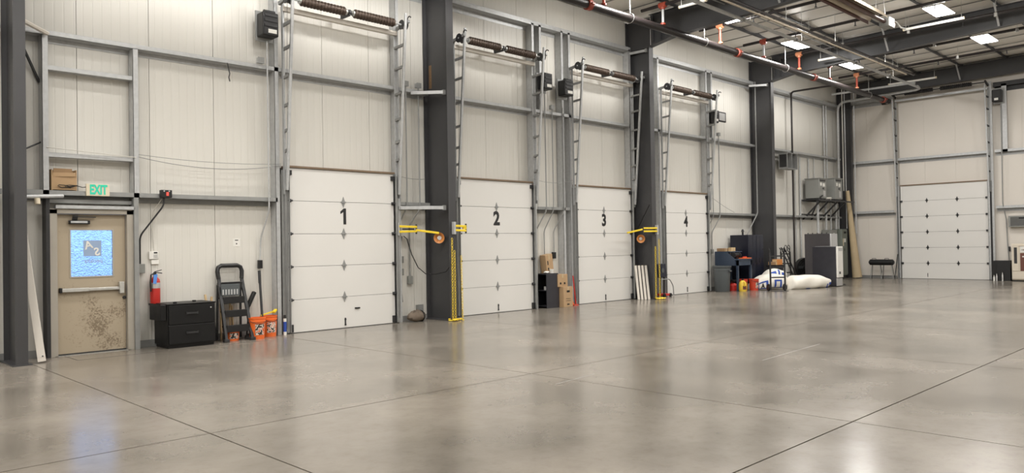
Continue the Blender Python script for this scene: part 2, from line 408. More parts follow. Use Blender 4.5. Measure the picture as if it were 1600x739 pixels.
# ------------------------------------------------------------------ far wall
wall_far = MB().box(XE + 0.06, XE + 0.14, Y_RIGHT, WY + 0.2, -0.05, 8.4).build('wall_far', 'wall_y')
tag(wall_far, 'pale beige far wall of smooth metal panels', 'wall', kind='structure')
y = 0.2
while y > Y_RIGHT:
    a, bb = max(y - 1.07, Y_RIGHT) + 0.0012, y - 0.0012
    cuts = sorted({a, bb, *[h for h in (EY0 + 0.06, EY1 - 0.06) if a < h < bb]}); mb = MB()
    for q0, q1 in zip(cuts, cuts[1:]):
        z0 = EH if (q0 >= EY1 - 0.061 and q1 <= EY0 + 0.061) else 0.0
        mb.box(XE, XE + 0.055, q0, q1, z0, 8.2)
    part('wall_panel', mb, 'wall_y', wall_far, smooth=False)
    y -= 1.07
def egirt(a, bb, z, h=0.10, material='galv'):
    part('girt', MB().box(XE - 0.2, XE, a, bb, z, z + 0.006).box(XE - 0.2, XE - 0.194, a, bb, z, z + h).box(XE - 0.006, XE, a, bb, z - h, z), material, wall_far, smooth=False)
def estud(y0, z0, z1, w=0.10, material='galv'):
    part('stud', MB().box(XE - 0.2, XE, y0 - 0.006, y0, z0, z1).box(XE - 0.2, XE - 0.194, y0 - w, y0, z0, z1), material, wall_far, smooth=False)
egirt(-0.25, EY0 + 0.25, 4.60); egirt(EY0 + 0.1, EY1 - 0.1, 4.60); egirt(EY1 - 0.25, Y_RIGHT, 4.60)
egirt(-0.25, EY0 + 0.25, 2.58); egirt(EY1 - 0.25, Y_RIGHT, 2.58)
egirt(-0.3, EY0 + 0.25, 7.02, 0.12); egirt(EY1 - 0.25, Y_RIGHT, 6.97, 0.16, 'dark_steel')
estud(EY0 + 0.16, 0, 7.0, 0.09); estud(EY1 - 0.10, 0, 7.2, 0.10); estud(EY1 - 0.50, 4.6, 7.05, 0.16)
be = B(XE - 0.03, XE, Y_RIGHT, EY1 - 0.25, 0, 0.10).build('baseboard_far', 'galv_dull'); tag(be, 'grey steel base angle along the foot of the far wall', 'baseboard', kind='structure')
part('base_angle', B(XE - 0.03, XE, EY0 + 0.25, -0.2, 0, 0.10), 'galv_dull', be, smooth=False)

# the two walls behind the camera close the room
o = B(X_BACK, XE + 0.1, Y_RIGHT - 0.1, Y_RIGHT, -0.05, 8.3).build('wall_right', 'wall_x'); tag(o, 'off-white ribbed panel wall closing the hall behind the camera', 'wall', kind='structure')
o = B(X_BACK - 0.1, X_BACK, Y_RIGHT, WY + 0.1, -0.05, 8.2).build('wall_back', 'wall_y'); tag(o, 'off-white panel wall at the near end of the hall', 'wall', kind='structure')

# ------------------------------------------------------------------ roof: deck strips between seams, purlins below
RY = Y_RIGHT + 0.02
ceiling = MB().prism([(WY + 0.3, 7.995), (Y_RIGHT - 0.1, 8.28), (Y_RIGHT - 0.1, 8.36), (WY + 0.3, 8.08)],
                     lambda u, v, s: (X_BACK - 0.1 if s == 0 else XE + 0.2, u, v)).build('ceiling', 'floor_joint', smooth=False)
tag(ceiling, 'off-white insulated metal roof deck with dark purlins', 'ceiling', kind='structure')
x = X_BACK
while x < XE:
    x1 = min(x + 1.0, XE + 0.05)
    mb = MB()
    for ya, yb in ((WY + 0.25, Y_RIGHT),):
        za, zb = deck_z(ya) + 0.13, deck_z(yb) + 0.13
        g = 0.02
        # strip sags slightly in its middle like draped insulation
        xs = [x + g, x + 0.25, x + 0.5, x + 0.75, x1 - g] if x1 - x > 0.9 else [x + g, x1 - g]
        sag = [0.0, -0.045, -0.06, -0.045, 0.0] if len(xs) == 5 else [0, 0]
        vs = [(xx, ya, za + s_) for xx, s_ in zip(xs, sag)] + [(xx, yb, zb + s_) for xx, s_ in zip(xs, sag)] + [(xs[0], ya, za + .05), (xs[-1], ya, za + .05), (xs[0], yb, zb + .05), (xs[-1], yb, zb + .05)]
        n = len(xs)
        fs = [(k, k + 1, n + k + 1, n + k) for k in range(n - 1)] + [(2 * n, 2 * n + 2, 2 * n + 3, 2 * n + 1), (0, n, 2 * n + 2, 2 * n), (n - 1, 2 * n + 1, 2 * n + 3, 2 * n - 1)]
        mb.add(vs, fs)
    part('roof_strip', mb, 'deck', ceiling)
    part('roof_seam_shade', MB().bar((x1, WY, deck_z(WY) + 0.118), (x1, Y_RIGHT, deck_z(Y_RIGHT) + 0.118), 0.035, 0.012, side=(1, 0, 0)), 'galv_dull', ceiling, smooth=False)  # dark strip added to draw the shade between sagging strips
    x += 1.0
for k in range(0, 16):
    yp = -1.46 * k - 0.02 if k else 0.12
    if yp < Y_RIGHT: break
    zt = deck_z(yp) + 0.115
    part('purlin', MB().box(X_BACK, XE, yp - 0.006, yp + 0.006, zt - 0.11, zt).box(X_BACK, XE, yp - 0.06, yp + 0.006, zt - 0.116, zt - 0.11), 'beam_grey', ceiling, smooth=False)

# ------------------------------------------------------------------ rigid frames: columns and roof beams
COL_LABEL = ['dark grey steel column beside the walk door', 'dark grey steel column between overhead doors one and two',
             'dark grey steel column between overhead doors three and four', 'dark grey steel column behind the black lockers and hand trucks',
             'dark grey steel column in the far corner behind the cardboard tube']
for i, xc in enumerate(COLX):
    y0, yf = 0.16, -0.60
    hw = 0.095
    if i == 4: y0, yf = 0.16, -0.36
    if i == 0: y0, hw = 0.10, 0.075
    c = root('steel_column', COL_LABEL[i], 'column', (xc, -0.2, 0), 'steel frame columns', 'thing')
    part('web', B(xc - 0.006, xc + 0.006, yf, y0, 0.02, 7.75), 'column_grey', c, smooth=False)
    part('flange', B(xc - hw, xc + hw, yf - 0.014, yf, 0.02, 7.0), 'column_grey', c, smooth=False)
    part('flange', B(xc - hw, xc + hw, y0, y0 + 0.014, 0.02, 7.75), 'column_grey', c, smooth=False)
    part('base_plate', B(xc - 0.12, xc + 0.12, yf - 0.04, y0 + 0.02, 0.0, 0.02), 'column_grey', c, smooth=False)
    part('stiffener', B(xc - 0.09, xc - 0.006, yf, y0, 6.92, 6.935), 'column_grey', c, smooth=False)
    part('stiffener', B(xc + 0.006, xc + 0.09, yf, y0, 6.92, 6.935), 'column_grey', c, smooth=False)
    if i == 1: part('rust_patch', B(xc - 0.0075, xc - 0.006, 0.0, 0.09, 4.95, 5.45), 'rust_stain', c, smooth=False)
BEAM_LABEL = ['dark grey steel roof beam above the walk door column, out of frame', 'dark grey steel roof beam above the column between doors one and two, out of frame',
              'dark grey steel roof beam rising from the column between doors three and four', 'dark grey steel roof beam rising from the column by the black lockers',
              'dark grey steel roof beam along the top of the far wall']
for i, xc in enumerate(COLX):
    if i == 4: xb = XE - 0.32
    else: xb = xc
    bm_ = root('roof_beam', BEAM_LABEL[i], 'beam', (xb, -0.62, 7.0), 'steel roof beams', 'thing')
    ys = [-0.618, -1.4, RY]
    prof = [(ys[0], rafter_bot(ys[0]) - 0.10), (ys[1], rafter_bot(ys[1])), (ys[2], rafter_bot(ys[2])), (ys[2], deck_z(ys[2])), (ys[0], deck_z(ys[0]) - 0.01)]
    if i == 4: prof = [(ys[0], 7.28), (ys[2], 7.48), (ys[2], deck_z(ys[2])), (ys[0], deck_z(ys[0]))]
    part('web', MB().prism(prof, lambda u, v, s: (xb - 0.006 + 0.012 * s, u, v)), 'beam_grey', bm_, smooth=False)
    low = prof[:3] if i != 4 else prof[:2]
    for (ya, za), (yb, zb) in zip(low, low[1:]):
        part('flange', MB().bar((xb, ya, za - 0.008), (xb, yb, zb - 0.008), 0.19, 0.016, side=(1, 0, 0)), 'beam_grey', bm_, smooth=False)
    part('flange', MB().bar((xb, ys[0], deck_z(ys[0])), (xb, ys[2], deck_z(ys[2])), 0.19, 0.014, side=(1, 0, 0)), 'beam_grey', bm_, smooth=False)
    for yy in ((-1.0, -0.75) if i != 4 else ()):
        part('stiffener', B(xb - 0.09, xb - 0.006, yy, yy + 0.012, rafter_bot(yy), deck_z(yy) - 0.02), 'beam_grey', bm_, smooth=False)
    for k in (3, 5, 7):
        yp = -1.46 * k - 0.02
        zt = rafter_bot(yp) if i != 4 else 7.35
        part('flange_brace', MB().bar((xb - 0.08, yp, zt + 0.02), (xb - 0.55, yp, deck_z(yp) + 0.02), 0.05, 0.012), 'galv', bm_, smooth=False)

# ------------------------------------------------------------------ sectional overhead doors in the long wall
def hinge_plate(xc, z, y):        # diamond-shaped centre hinge
    return MB().prism([(0, 0.105), (0.032, 0.02), (0.032, -0.02), (0, -0.105), (-0.032, -0.02), (-0.032, 0.02)], lambda u, v, s: (xc + u, y - 0.012 * s, z + v)).box(xc - 0.05, xc + 0.05, y - 0.022, y, z - 0.012, z + 0.012)
DOORN = ['door one', 'door two', 'door three', 'door four']
def sectional(idx, x0, num):
    d = root('door_%d' % (idx + 2), 'white five-panel overhead door with black number %s' % DOORN[idx][5:], 'door', (x0 + DW / 2, 0, 0), 'overhead doors in the long wall', 'structure')
    ph = DH / 5; xc = x0 + DW / 2
    for k in range(5):
        z0, z1 = k * ph + (0.012 if k == 0 else 0.004), (k + 1) * ph - 0.004
        mb = MB().prism([(0.0, z0), (0.0, z1 - 0.006), (0.006, z1), (0.045, z1), (0.045, z0)], lambda u, v, s: (x0 + s * DW, u, v))
        part('door_panel', mb, 'door_white', d, smooth=False)
    part('seal_strip', B(x0, x0 + DW, 0.0, 0.05, 0.0, 0.012), 'black_rough', d, smooth=False)
    part('backing', B(x0, x0 + DW, 0.046, 0.05, 0.012, DH), 'brown_steel', d, smooth=False)
    part('top_bar', B(x0 - 0.02, x0 + DW + 0.02, -0.03, WY, DH, DH + 0.035), 'brown_bar', d, smooth=False)
    for k in range(1, 5):
        part('hinge', hinge_plate(xc - 0.01, k * ph, 0.0), 'galv_dull', d)
        for sx in (x0 + 0.02, x0 + DW - 0.02):
            part('roller_hinge', MB().box(sx - 0.035, sx + 0.035, -0.025, 0.0, k * ph - 0.03, k * ph + 0.03).cyl((sx - 0.05, -0.04, k * ph), (sx + 0.05, -0.04, k * ph), 0.018, n=8), 'dark_steel', d)
    for sx in (x0 + 0.02, x0 + DW - 0.02):
        part('corner_bracket', B(sx - 0.05, sx + 0.05, -0.03, 0.0, 0.02, 0.16), 'dark_steel', d, bevel=0.004)
        part('corner_bracket', B(sx - 0.05, sx + 0.05, -0.035, 0.0, DH - 0.14, DH - 0.05), 'dark_steel', d, bevel=0.004)
    part('lock_bolt', MB().box(xc - 0.012, xc + 0.012, -0.012, 0, 0.05, 0.2).cyl((xc, -0.014, 0.07), (xc, -0.002, 0.07), 0.02, n=8).cyl((xc, -0.014, 0.17), (xc, -0.002, 0.17), 0.02, n=8), 'dark_steel', d)
    if idx == 0: part('lift_handle', B(xc + 0.22, xc + 0.33, -0.02, 0, 0.36, 0.385), 'black', d)
    if num == '1':
        part('door_number', MB().prism([(0.06, -0.155), (0.06, 0.155), (0.01, 0.155), (-0.065, 0.095), (-0.065, 0.045), (0.0, 0.085), (0.0, -0.155)], lambda u, v, s: (xc - 0.01 + u, -0.004 * s, 2.165 + v)), 'number_black', d, smooth=False)
    else:
        text('door_number', num, 0.43, 'number_black', d, (xc - 0.01, -0.004, 2.165), (1, 0, 0), (0, 0, 1), 0.004, 0.016, 0.92)
    for sgn, sx in ((-1, x0 - 0.045), (1, x0 + DW + 0.045)):       # lower vertical track with its angle
        part('track', MB().box(sx - 0.03, sx + 0.03, -0.055, -0.045, 0.02, 3.0).box(sx - sgn * 0.03 - 0.004, sx - sgn * 0.03 + 0.004, -0.10, -0.05, 0.02, 3.0), 'galv_dull', d, smooth=False)
        part('track_angle', MB().box(sx + sgn * 0.03, sx + sgn * 0.036, -0.05, 0.02, 0.02, 3.0).box(sx + sgn * 0.03, sx + sgn * 0.08, -0.002, 0.004, 0.02, 3.0), 'galv_dull', d, smooth=False)
    return d
for i, xd in enumerate(DX): sectional(i, xd, str(i + 1))

# overhead door in the far wall
d = root('door_6', 'white six-panel overhead door in the far wall', 'door', (XE - 0.2, (EY0 + EY1) / 2, 0), None, 'structure')
xf = XE - 0.20; ph = EH / 6
for k in range(6):
    z0, z1 = k * ph + (0.012 if k == 0 else 0.004), (k + 1) * ph - 0.004
    part('door_panel', MB().prism([(0.0, z0), (0.0, z1 - 0.006), (0.006, z1), (0.045, z1), (0.045, z0)], lambda u, v, s: (xf + u, EY0 + s * (EY1 - EY0), v)), 'door_white', d, smooth=False)
part('backing', B(xf + 0.046, xf + 0.05, EY0, EY1, 0.012, EH), 'brown_steel', d, smooth=False)
part('seal_strip', B(xf, xf + 0.05, EY0, EY1, 0, 0.012), 'black_rough', d, smooth=False)
part('top_bar', B(xf - 0.03, XE, EY0, EY1, EH, EH + 0.04), 'brown_bar', d, smooth=False)
for k in range(1, 6):
    for yh in (-3.11, -4.15):
        part('hinge', MB().prism([(0, 0.10), (0.032, 0.02), (0.032, -0.02), (0, -0.10), (-0.032, -0.02), (-0.032, 0.02)], lambda u, v, s: (xf - 0.012 * s, yh + u, k * ph + v)).box(xf - 0.03, xf, yh - 0.05, yh + 0.05, k * ph - 0.015, k * ph + 0.015), 'dark_steel', d)
    for yh in (EY0 - 0.02, EY1 + 0.02):
        part('roller_hinge', B(xf - 0.04, xf, yh - 0.05, yh + 0.05, k * ph - 0.035, k * ph + 0.035), 'dark_steel', d)
part('lock_bolt', MB().box(xf - 0.012, xf, -3.1, -3.08, 0.08, 0.22), 'dark_steel', d)
for sgn, yy in ((1, EY0 + 0.05), (-1, EY1 - 0.05)):
    part('track', MB().box(xf - 0.06, xf - 0.05, yy - 0.03, yy + 0.03, 0.02, EH).box(xf - 0.10, xf - 0.05, yy - sgn * 0.03 - 0.004, yy - sgn * 0.03 + 0.004, 0.02, EH), 'galv', d, smooth=False)
    part('track_angle', MB().box(xf - 0.05, xf + 0.02, yy + sgn * 0.03, yy + sgn * 0.036, 0.02, EH).box(xf - 0.006, xf, yy + sgn * 0.03, yy + sgn * 0.08, 0.02, EH), 'dark_steel', d, smooth=False)

# ------------------------------------------------------------------ walk door
d = root('door_1', 'scuffed tan steel walk door with a blue-lit window and panic bar', 'door', (3.68, 0.12, 0), None, 'structure')
part('frame', MB().box(3.085, 3.185, 0.02, 0.26, 0, 2.20).box(4.165, 4.265, 0.02, 0.26, 0, 2.20).box(3.085, 4.265, 0.02, 0.26, 2.14, 2.21), 'putty_frame', d, smooth=False)
fr = part('leaf', MB().box(3.19, 3.38, 0.10, 0.145, 0.025, 2.135).box(3.975, 4.16, 0.10, 0.145, 0.025, 2.135).box(3.38, 3.975, 0.10, 0.145, 0.025, 1.18).box(3.38, 3.975, 0.10, 0.145, 1.895, 2.135), 'door_putty', d, smooth=False)
part('sweep', B(3.19, 4.16, 0.10, 0.14, 0.004, 0.024), 'black_rough', d, smooth=False)
part('threshold', B(3.14, 4.21, 0.02, 0.22, -0.005, 0.006), 'zinc', d, smooth=False)
part('window_bead', MB().box(3.365, 3.385, 0.092, 0.1, 1.165, 1.91).box(3.97, 3.99, 0.092, 0.1, 1.165, 1.91).box(3.385, 3.97, 0.092, 0.1, 1.165, 1.185).box(3.385, 3.97, 0.092, 0.1, 1.89, 1.91), 'putty_frame', d, smooth=False)
pane = part('window_pane', MB().grid(lambda u, v: (3.375 + 0.605 * u, 0.118, 1.175 + 0.725 * v), 1, 1), 'obscure_glass', d, smooth=False, fix=False)
lg = part('logo_square', B(3.56, 3.815, 0.108, 0.110, 1.49, 1.735), 'logo_blue', pane, smooth=False)
text('logo_letter', 'A', 0.17, 'white_plastic', pane, (3.63, 0.105, 1.66), (-1, 0, -0.25), (-0.25, 0, 1), 0.003, 0.004)
text('logo_letter', 'S', 0.17, 'white_plastic', pane, (3.75, 0.105, 1.555), (-1, 0, -0.25), (-0.25, 0, 1), 0.003, 0.004)
text('logo_word', 'pecialty', 0.085, 'logo_blue', pane, (3.70, 0.107, 1.42), (-1, 0, 0), (0, 0, 1), 0.002, 0.002)
pb = part('panic_bar', MB().box(3.235, 3.62, 0.035, 0.085, 0.955, 1.01).box(3.62, 4.09, 0.045, 0.085, 0.96, 1.005), 'zinc', d, bevel=0.006)
part('bar_end_cap', B(3.215, 3.25, 0.03, 0.1, 0.945, 1.02), 'black', pb, bevel=0.005)
part('latch_case', B(4.05, 4.12, 0.025, 0.1, 0.90, 1.08), 'zinc', pb, bevel=0.006)
part('lock_cylinder', MB().cyl((4.135, 0.1, 0.83), (4.135, 0.075, 0.83), 0.025, n=12), 'dark_steel', d)
cl = part('door_closer', B(3.35, 3.64, 0.03, 0.1, 1.985, 2.04), 'black', d, bevel=0.008)
part('closer_arm', MB().bar((3.43, 0.06, 2.05), (3.43, 0.02, 2.11), 0.07, 0.03).bar((3.43, 0.03, 2.095), (3.72, 0.05, 2.09), 0.03, 0.012), 'dark_steel', cl)
part('closer_cover', B(3.37, 3.60, 0.022, 0.03, 2.0, 2.03), 'galv', cl)
# ground outside the walk door
o = B(-4, 14, 0.5, 30, -0.25, -0.05).build('ground_outside', 'asphalt'); tag(o, 'grey paved ground outside behind the walk door window', 'ground', kind='structure')

# ------------------------------------------------------------------ overhead door gear on the long wall
def lift_track(xc, sgn, label):
    """high-lift track: upright angle on the jamb, rail leaning into the room, rungs tying the two"""
    r_ = root('lift_track', label, 'door track', (xc, -0.05, 3.0), 'leaning high-lift tracks of the overhead doors')
    part('upright_angle', MB().box(xc - 0.03, xc + 0.03, -0.032, -0.026, 2.55, 6.1).box(xc + sgn * 0.03 - 0.003, xc + sgn * 0.03 + 0.003, -0.09, -0.026, 2.55, 6.1), 'galv', r_, smooth=False)
    p0 = Vector((xc, -0.105, 2.62)); p1 = Vector((xc, -0.42, 6.28))
    part('leaning_rail', MB().bar(p0, p1, 0.05, 0.05, side=(1, 0, 0)), 'galv', r_, bevel=0.006)
    for z in (3.35, 3.72, 4.18, 4.70, 5.22, 5.66):
        t = (z - p0.z) / (p1.z - p0.z); y = p0.y + (p1.y - p0.y) * t
        part('rung', MB().bar((xc, -0.03, z - 0.02), (xc, y, z), 0.05, 0.045, side=(1, 0, 0)), 'galv_dull', r_, smooth=False)
    return r_
def ridged(x0, x1, y, z, r, n):
    prof = []; L = x1 - x0
    for k in range(n):
        prof += [(r * 0.78, L * (k + 0.02) / n), (r, L * (k + 0.35) / n), (r, L * (k + 0.65) / n), (r * 0.78, L * (k + 0.98) / n)]
    return MB().lathe(prof, (x0, y, z), (1, 0, 0), 12)
def spring_set(i, x0):
    a, bb = x0 - 0.12, x0 + DW + 0.12; y, z = -0.30, 6.07; xm = (a + bb) / 2
    r_ = root('torsion_springs', 'pair of brown torsion springs on a shaft above overhead %s' % DOORN[i], 'door spring', (xm, y, z), 'torsion spring shafts above the doors')
    part('shaft', MB().cyl((a - 0.05, y, z), (bb + 0.05, y, z), 0.018, n=8), 'galv', r_)
    for s0, s1 in ((a + 0.26, xm - 0.10), (xm + 0.10, bb - 0.26)):
        sp = part('spring', ridged(s0, s1, y, z, 0.088, 14), 'spring_brown', r_)
        for xe in (s0 - 0.03, s1 + 0.0): part('winding_cone', MB().cyl((xe, y, z), (xe + 0.04, y, z), 0.055, 0.055, n=12), 'zinc', sp)
    part('centre_bearing', MB().box(xm - 0.012, xm + 0.012, y - 0.03, 0.0, z - 0.07, z + 0.05).cyl((xm - 0.03, y, z), (xm + 0.03, y, z), 0.05, n=12), 'dark_steel', r_)
    for xe, sg in ((a, -1), (bb, 1)):
        dr = part('cable_drum', MB().lathe([(0.03, -0.06), (0.10, -0.055), (0.085, -0.03), (0.085, 0.03), (0.10, 0.055), (0.03, 0.06)], (xe - sg * 0.02, y, z), (1, 0, 0), 16), 'dark_steel', r_)
        part('end_bearing_arm', MB().bar((xe, 0.0, z - 0.03), (xe, -0.46, z + 0.05), 0.05, 0.06, side=(1, 0, 0)), 'galv_dull', r_)
        ring = [(xe + sg * 0.0, -0.47 + 0.055 * math.cos(t), z + 0.09 + 0.055 * math.sin(t)) for t in [q * math.pi / 8 - 1.2 for q in range(11)]]
        part('bumper_hook', MB().tube(ring, 0.012, 6), 'dark_steel', r_)
    part('header_tube', B(x0 - 0.1, x0 + DW + 0.1, -0.09, 0.0, 5.90, 5.985), 'white_board', r_, bevel=0.004)
    part('cable', MB().cyl((a + 0.04, -0.22, z), (a + 0.04, -0.06, 0.1), 0.003, n=5).cyl((bb - 0.04, -0.22, z), (bb - 0.04, -0.06, 0.1), 0.003, n=5), 'dark_steel', r_)
    return r_
for i, xd in enumerate(DX):
    lift_track(xd - 0.07, -1, 'leaning ladder-like galvanised door track at the near jamb of overhead %s' % DOORN[i])
    lift_track(xd + DW + 0.07, 1, 'leaning ladder-like galvanised door track at the far jamb of overhead %s' % DOORN[i])
    spring_set(i, xd)
def operator(x0, x1, z0, z1, label, plug=True):
    r_ = root('door_operator', label, 'door opener', ((x0 + x1) / 2, -0.15, z0), 'black jackshaft door openers')
    b_ = part('case', B(x0, x1, -0.27, -0.03, z0, z1), 'black', r_, bevel=0.02)
    part('mounting_plate', B(x0 - 0.02, x1 + 0.02, -0.03, 0.0, z0 - 0.06, z1 + 0.06), 'galv_dull', r_, smooth=False)
    for k in range(3):
        part('cooling_rib', B(x0 + 0.03, x1 - 0.03, -0.285, -0.27, z0 + 0.16 + 0.09 * k, z0 + 0.20 + 0.09 * k), 'dark_steel', b_, smooth=False)
    part('rating_label', B(x0 + 0.10, x1 - 0.04, -0.274, -0.27, z0 + 0.05, z0 + 0.12), 'white_plastic', b_, smooth=False)
    part('output_sprocket', MB().cyl((x0 + 0.05, -0.2, z1), (x1 - 0.05, -0.2, z1), 0.05, n=12), 'dark_steel', r_)
    return r_
operator(6.36, 6.66, 5.34, 5.76, 'black door opener motor left of overhead door one')
operator(13.60, 13.90, 5.34, 5.70, 'black door opener motor right of overhead door two')
operator(14.36, 14.68, 5.28, 5.66, 'black door opener motor left of overhead door three')
operator(21.42, 21.66, 5.30, 5.64, 'black door opener motor right of overhead door four')
o = root('wall_monitor', 'small black-framed panel mounted high beside door four opener', 'panel', (22.1, -0.1, 5.4))
part('frame', B(21.82, 22.36, -0.12, -0.06, 5.40, 5.72), 'black', o, bevel=0.008); part('face', B(21.94, 22.30, -0.123, -0.12, 5.44, 5.68), 'silver', o, smooth=False)
part('arm', MB().bar((21.75, 0.0, 5.55), (21.95, -0.06, 5.55), 0.04, 0.04), 'dark_steel', o)

# far-wall door gear
def far_track(yc, sgn, label):
    r_ = root('lift_track', label, 'door track', (XE - 0.26, yc, 3.6), 'leaning high-lift tracks of the overhead doors'); xj = XE - 0.2
    part('upright_angle', MB().box(xj - 0.036, xj - 0.03, yc - 0.03, yc + 0.03, 3.2, 7.0), 'galv_dull', r_, smooth=False)
    p0 = Vector((xj - 0.105, yc + 0.02, 3.2)); p1 = Vector((xj - 0.34, yc + 0.02, 7.05))
    part('leaning_rail', MB().bar(p0, p1, 0.045, 0.045, side=(0, 1, 0)), 'galv', r_)
    for z in (3.95, 4.5, 5.0, 5.6, 6.2, 6.65):
        t = (z - p0.z) / (p1.z - p0.z); part('rung', MB().bar((xj - 0.03, yc, z - 0.02), (p0.x + (p1.x - p0.x) * t, yc + 0.02, z), 0.045, 0.045, side=(0, 1, 0)), 'dark_steel', r_, smooth=False)
far_track(EY0 + 0.09, 1, 'leaning door track at the corner side of the far overhead door')
far_track(EY1 - 0.09, -1, 'leaning door track at the vending machine side of the far overhead door')
r_ = root('torsion_springs', 'dark spring shaft with header bar above the far overhead door', 'door spring', (XE - 0.5, -3.66, 7.12), 'torsion spring shafts above the doors')
part('shaft', MB().cyl((XE - 0.5, EY0 + 0.1, 7.14), (XE - 0.5, EY1 - 0.1, 7.14), 0.02, n=8), 'dark_steel', r_)
for a, bb in ((-2.5, -3.5), (-3.75, -4.8)):
    sp = ridged(0, abs(bb - a), 0, 0, 0.075, 16); sp.v = [(XE - 0.5 + v[1], a - v[0], 7.14 + v[2]) for v in sp.v]
    part('spring', sp, 'black', r_)
part('header_bar', B(XE - 0.32, XE - 0.22, EY1 - 0.1, EY0 + 0.1, 6.90, 6.98), 'galv', r_, smooth=False)
for yy in (EY0 + 0.1, EY1 - 0.1): part('end_bearing_arm', MB().bar((XE - 0.2, yy, 7.06), (XE - 0.62, yy, 7.16), 0.05, 0.07), 'dark_steel', r_)
r_ = root('door_operator', 'black door opener motor high beside the far overhead door', 'door opener', (XE - 0.4, -5.55, 6.4), 'black jackshaft door openers')
part('case', B(XE - 0.5, XE - 0.24, -5.72, -5.42, 6.40, 6.82), 'black', r_, bevel=0.02); part('mounting_plate', B(XE - 0.24, XE - 0.2, -5.75, -5.40, 6.34, 6.9), 'galv_dull', r_)
part('rating_label', B(XE - 0.505, XE - 0.5, -5.62, -5.50, 6.44, 6.52), 'white_plastic', r_)

# ------------------------------------------------------------------ conduits and cables
def run(name, label, cat, pts, r, material, group=None, n=8, extra=None):
    o = MB().tube(pts, r, n).build(name, material, None, org=pts[-1]); tag(o, label, cat, group)
    return o
def bend(pts, rad=0.08, k=4):
    """round the corners of a polyline"""
    pts = [Vector(p) for p in pts]; out = [pts[0]]
    for a, b_, c in zip(pts, pts[1:], pts[2:]):
        d1 = (a - b_); d2 = (c - b_); q = min(rad, d1.length / 2, d2.length / 2)
        s, e_ = b_ + d1.normalized() * q, b_ + d2.normalized() * q
        for t in range(k + 1):
            u = t / k; out.append(s * (1 - u) ** 2 + b_ * 2 * u * (1 - u) + e_ * u * u)
    out.append(pts[-1]); return out
def conduit_box(name, label, pts, r, boxc, w, h, material='galv_dull', boxmat='grey_box', dpt=0.07, cat='conduit'):
    o = root(name, label, cat, boxc)
    part('conduit', MB().tube(bend(pts), r, 8), material, o)
    part('outlet_box', B(boxc[0] - w / 2, boxc[0] + w / 2, boxc[1] - dpt, boxc[1], boxc[2] - h, boxc[2]), boxmat, o, bevel=0.006)
    return o
conduit_box('conduit', 'grey conduit kinking down to a square box right of the walk door', [(4.72, -0.03, 2.50), (4.72, -0.03, 2.30), (4.40, 0.15, 1.80), (4.40, 0.15, 1.34)], 0.014, (4.40, 0.19, 1.35), 0.135, 0.15, 'dark_steel')
conduit_box('conduit', 'thin conduit dropping to a black switch beside door one left jamb', [(6.55, -0.03, 5.3), (6.55, -0.03, 2.25), (6.47, 0.15, 1.75), (6.45, 0.15, 1.35)], 0.014, (6.455, 0.19, 1.36), 0.07, 0.15, 'galv', 'black')
conduit_box('conduit', 'thin grey conduit ending at a switch right of overhead door one', [(9.62, -0.03, 4.9), (9.62, -0.03, 2.4), (9.52, 0.15, 2.0), (9.52, 0.15, 1.32)], 0.014, (9.52, 0.19, 1.33), 0.10, 0.13)
conduit_box('conduit', 'grey conduit to a box low on the wall by the column after door one', [(9.95, -0.03, 4.9), (9.95, -0.03, 2.35), (9.80, 0.15, 2.0), (9.80, 0.15, 0.92)], 0.014, (9.80, 0.19, 0.94), 0.11, 0.17)
conduit_box('conduit', 'conduit kinking towards the leaning carton, first between doors two and three', [(13.86, -0.03, 5.3), (13.86, -0.03, 2.4), (13.62, 0.15, 1.85), (13.62, 0.15, 1.25)], 0.013, (13.62, 0.19, 1.27), 0.09, 0.16, 'galv_dull', 'black')
conduit_box('conduit', 'conduit kinking to a box behind the leaning carton, middle one between doors two and three', [(14.12, -0.03, 4.95), (14.12, -0.03, 2.4), (13.95, 0.15, 1.9), (13.95, 0.15, 1.2)], 0.013, (13.95, 0.19, 1.22), 0.10, 0.14)
conduit_box('conduit', 'conduit kinking to a black switch, last between doors two and three', [(14.52, -0.03, 5.0), (14.52, -0.03, 2.4), (14.30, 0.15, 1.9), (14.30, 0.15, 1.3)], 0.013, (14.30, 0.19, 1.36), 0.10, 0.16, 'galv_dull', 'black')
conduit_box('conduit', 'thin conduit beside the far jamb of overhead door four', [(21.62, -0.03, 4.85), (21.62, -0.03, 2.35), (21.50, 0.15, 1.95), (21.50, 0.15, 1.3)], 0.013, (21.50, 0.19, 1.32), 0.09, 0.14)
conduit_box('conduit', 'conduit bending down behind the workbench clutter', [(22.02, -0.03, 4.98), (22.02, -0.03, 2.35), (21.80, 0.15, 1.85), (21.80, 0.15, 1.3)], 0.016, (21.80, 0.19, 1.32), 0.10, 0.14)
conduit_box('conduit', 'tall conduit on the near side of the column behind the lockers', [(24.35, -0.10, 7.0), (24.35, -0.10, 2.5), (23.95, 0.10, 1.75)], 0.02, (23.95, 0.14, 1.78), 0.08, 0.10)
for x, z, lb in [(9.62, 4.90, 'small grey junction box on the girt right of door one, nearer one'), (9.95, 4.90, 'small grey junction box on the girt right of door one, by the column'),
                 (14.12, 4.92, 'small grey junction box on the girt between doors two and three'), (6.42, 4.88, 'small tan junction box on the girt left of door one'), (22.02, 4.95, 'small grey junction box on the girt right of door four')]:
    o = root('junction_box', lb, 'junction box', (x, -0.02, z), 'junction boxes on the middle girts')
    part('body', B(x - 0.055, x + 0.055, -0.06, 0.02, z - 0.0, z + 0.10), 'galv', o, bevel=0.005); part('cover', B(x - 0.06, x + 0.06, -0.066, -0.06, z - 0.005, z + 0.105), 'galv_dull', o, smooth=False)
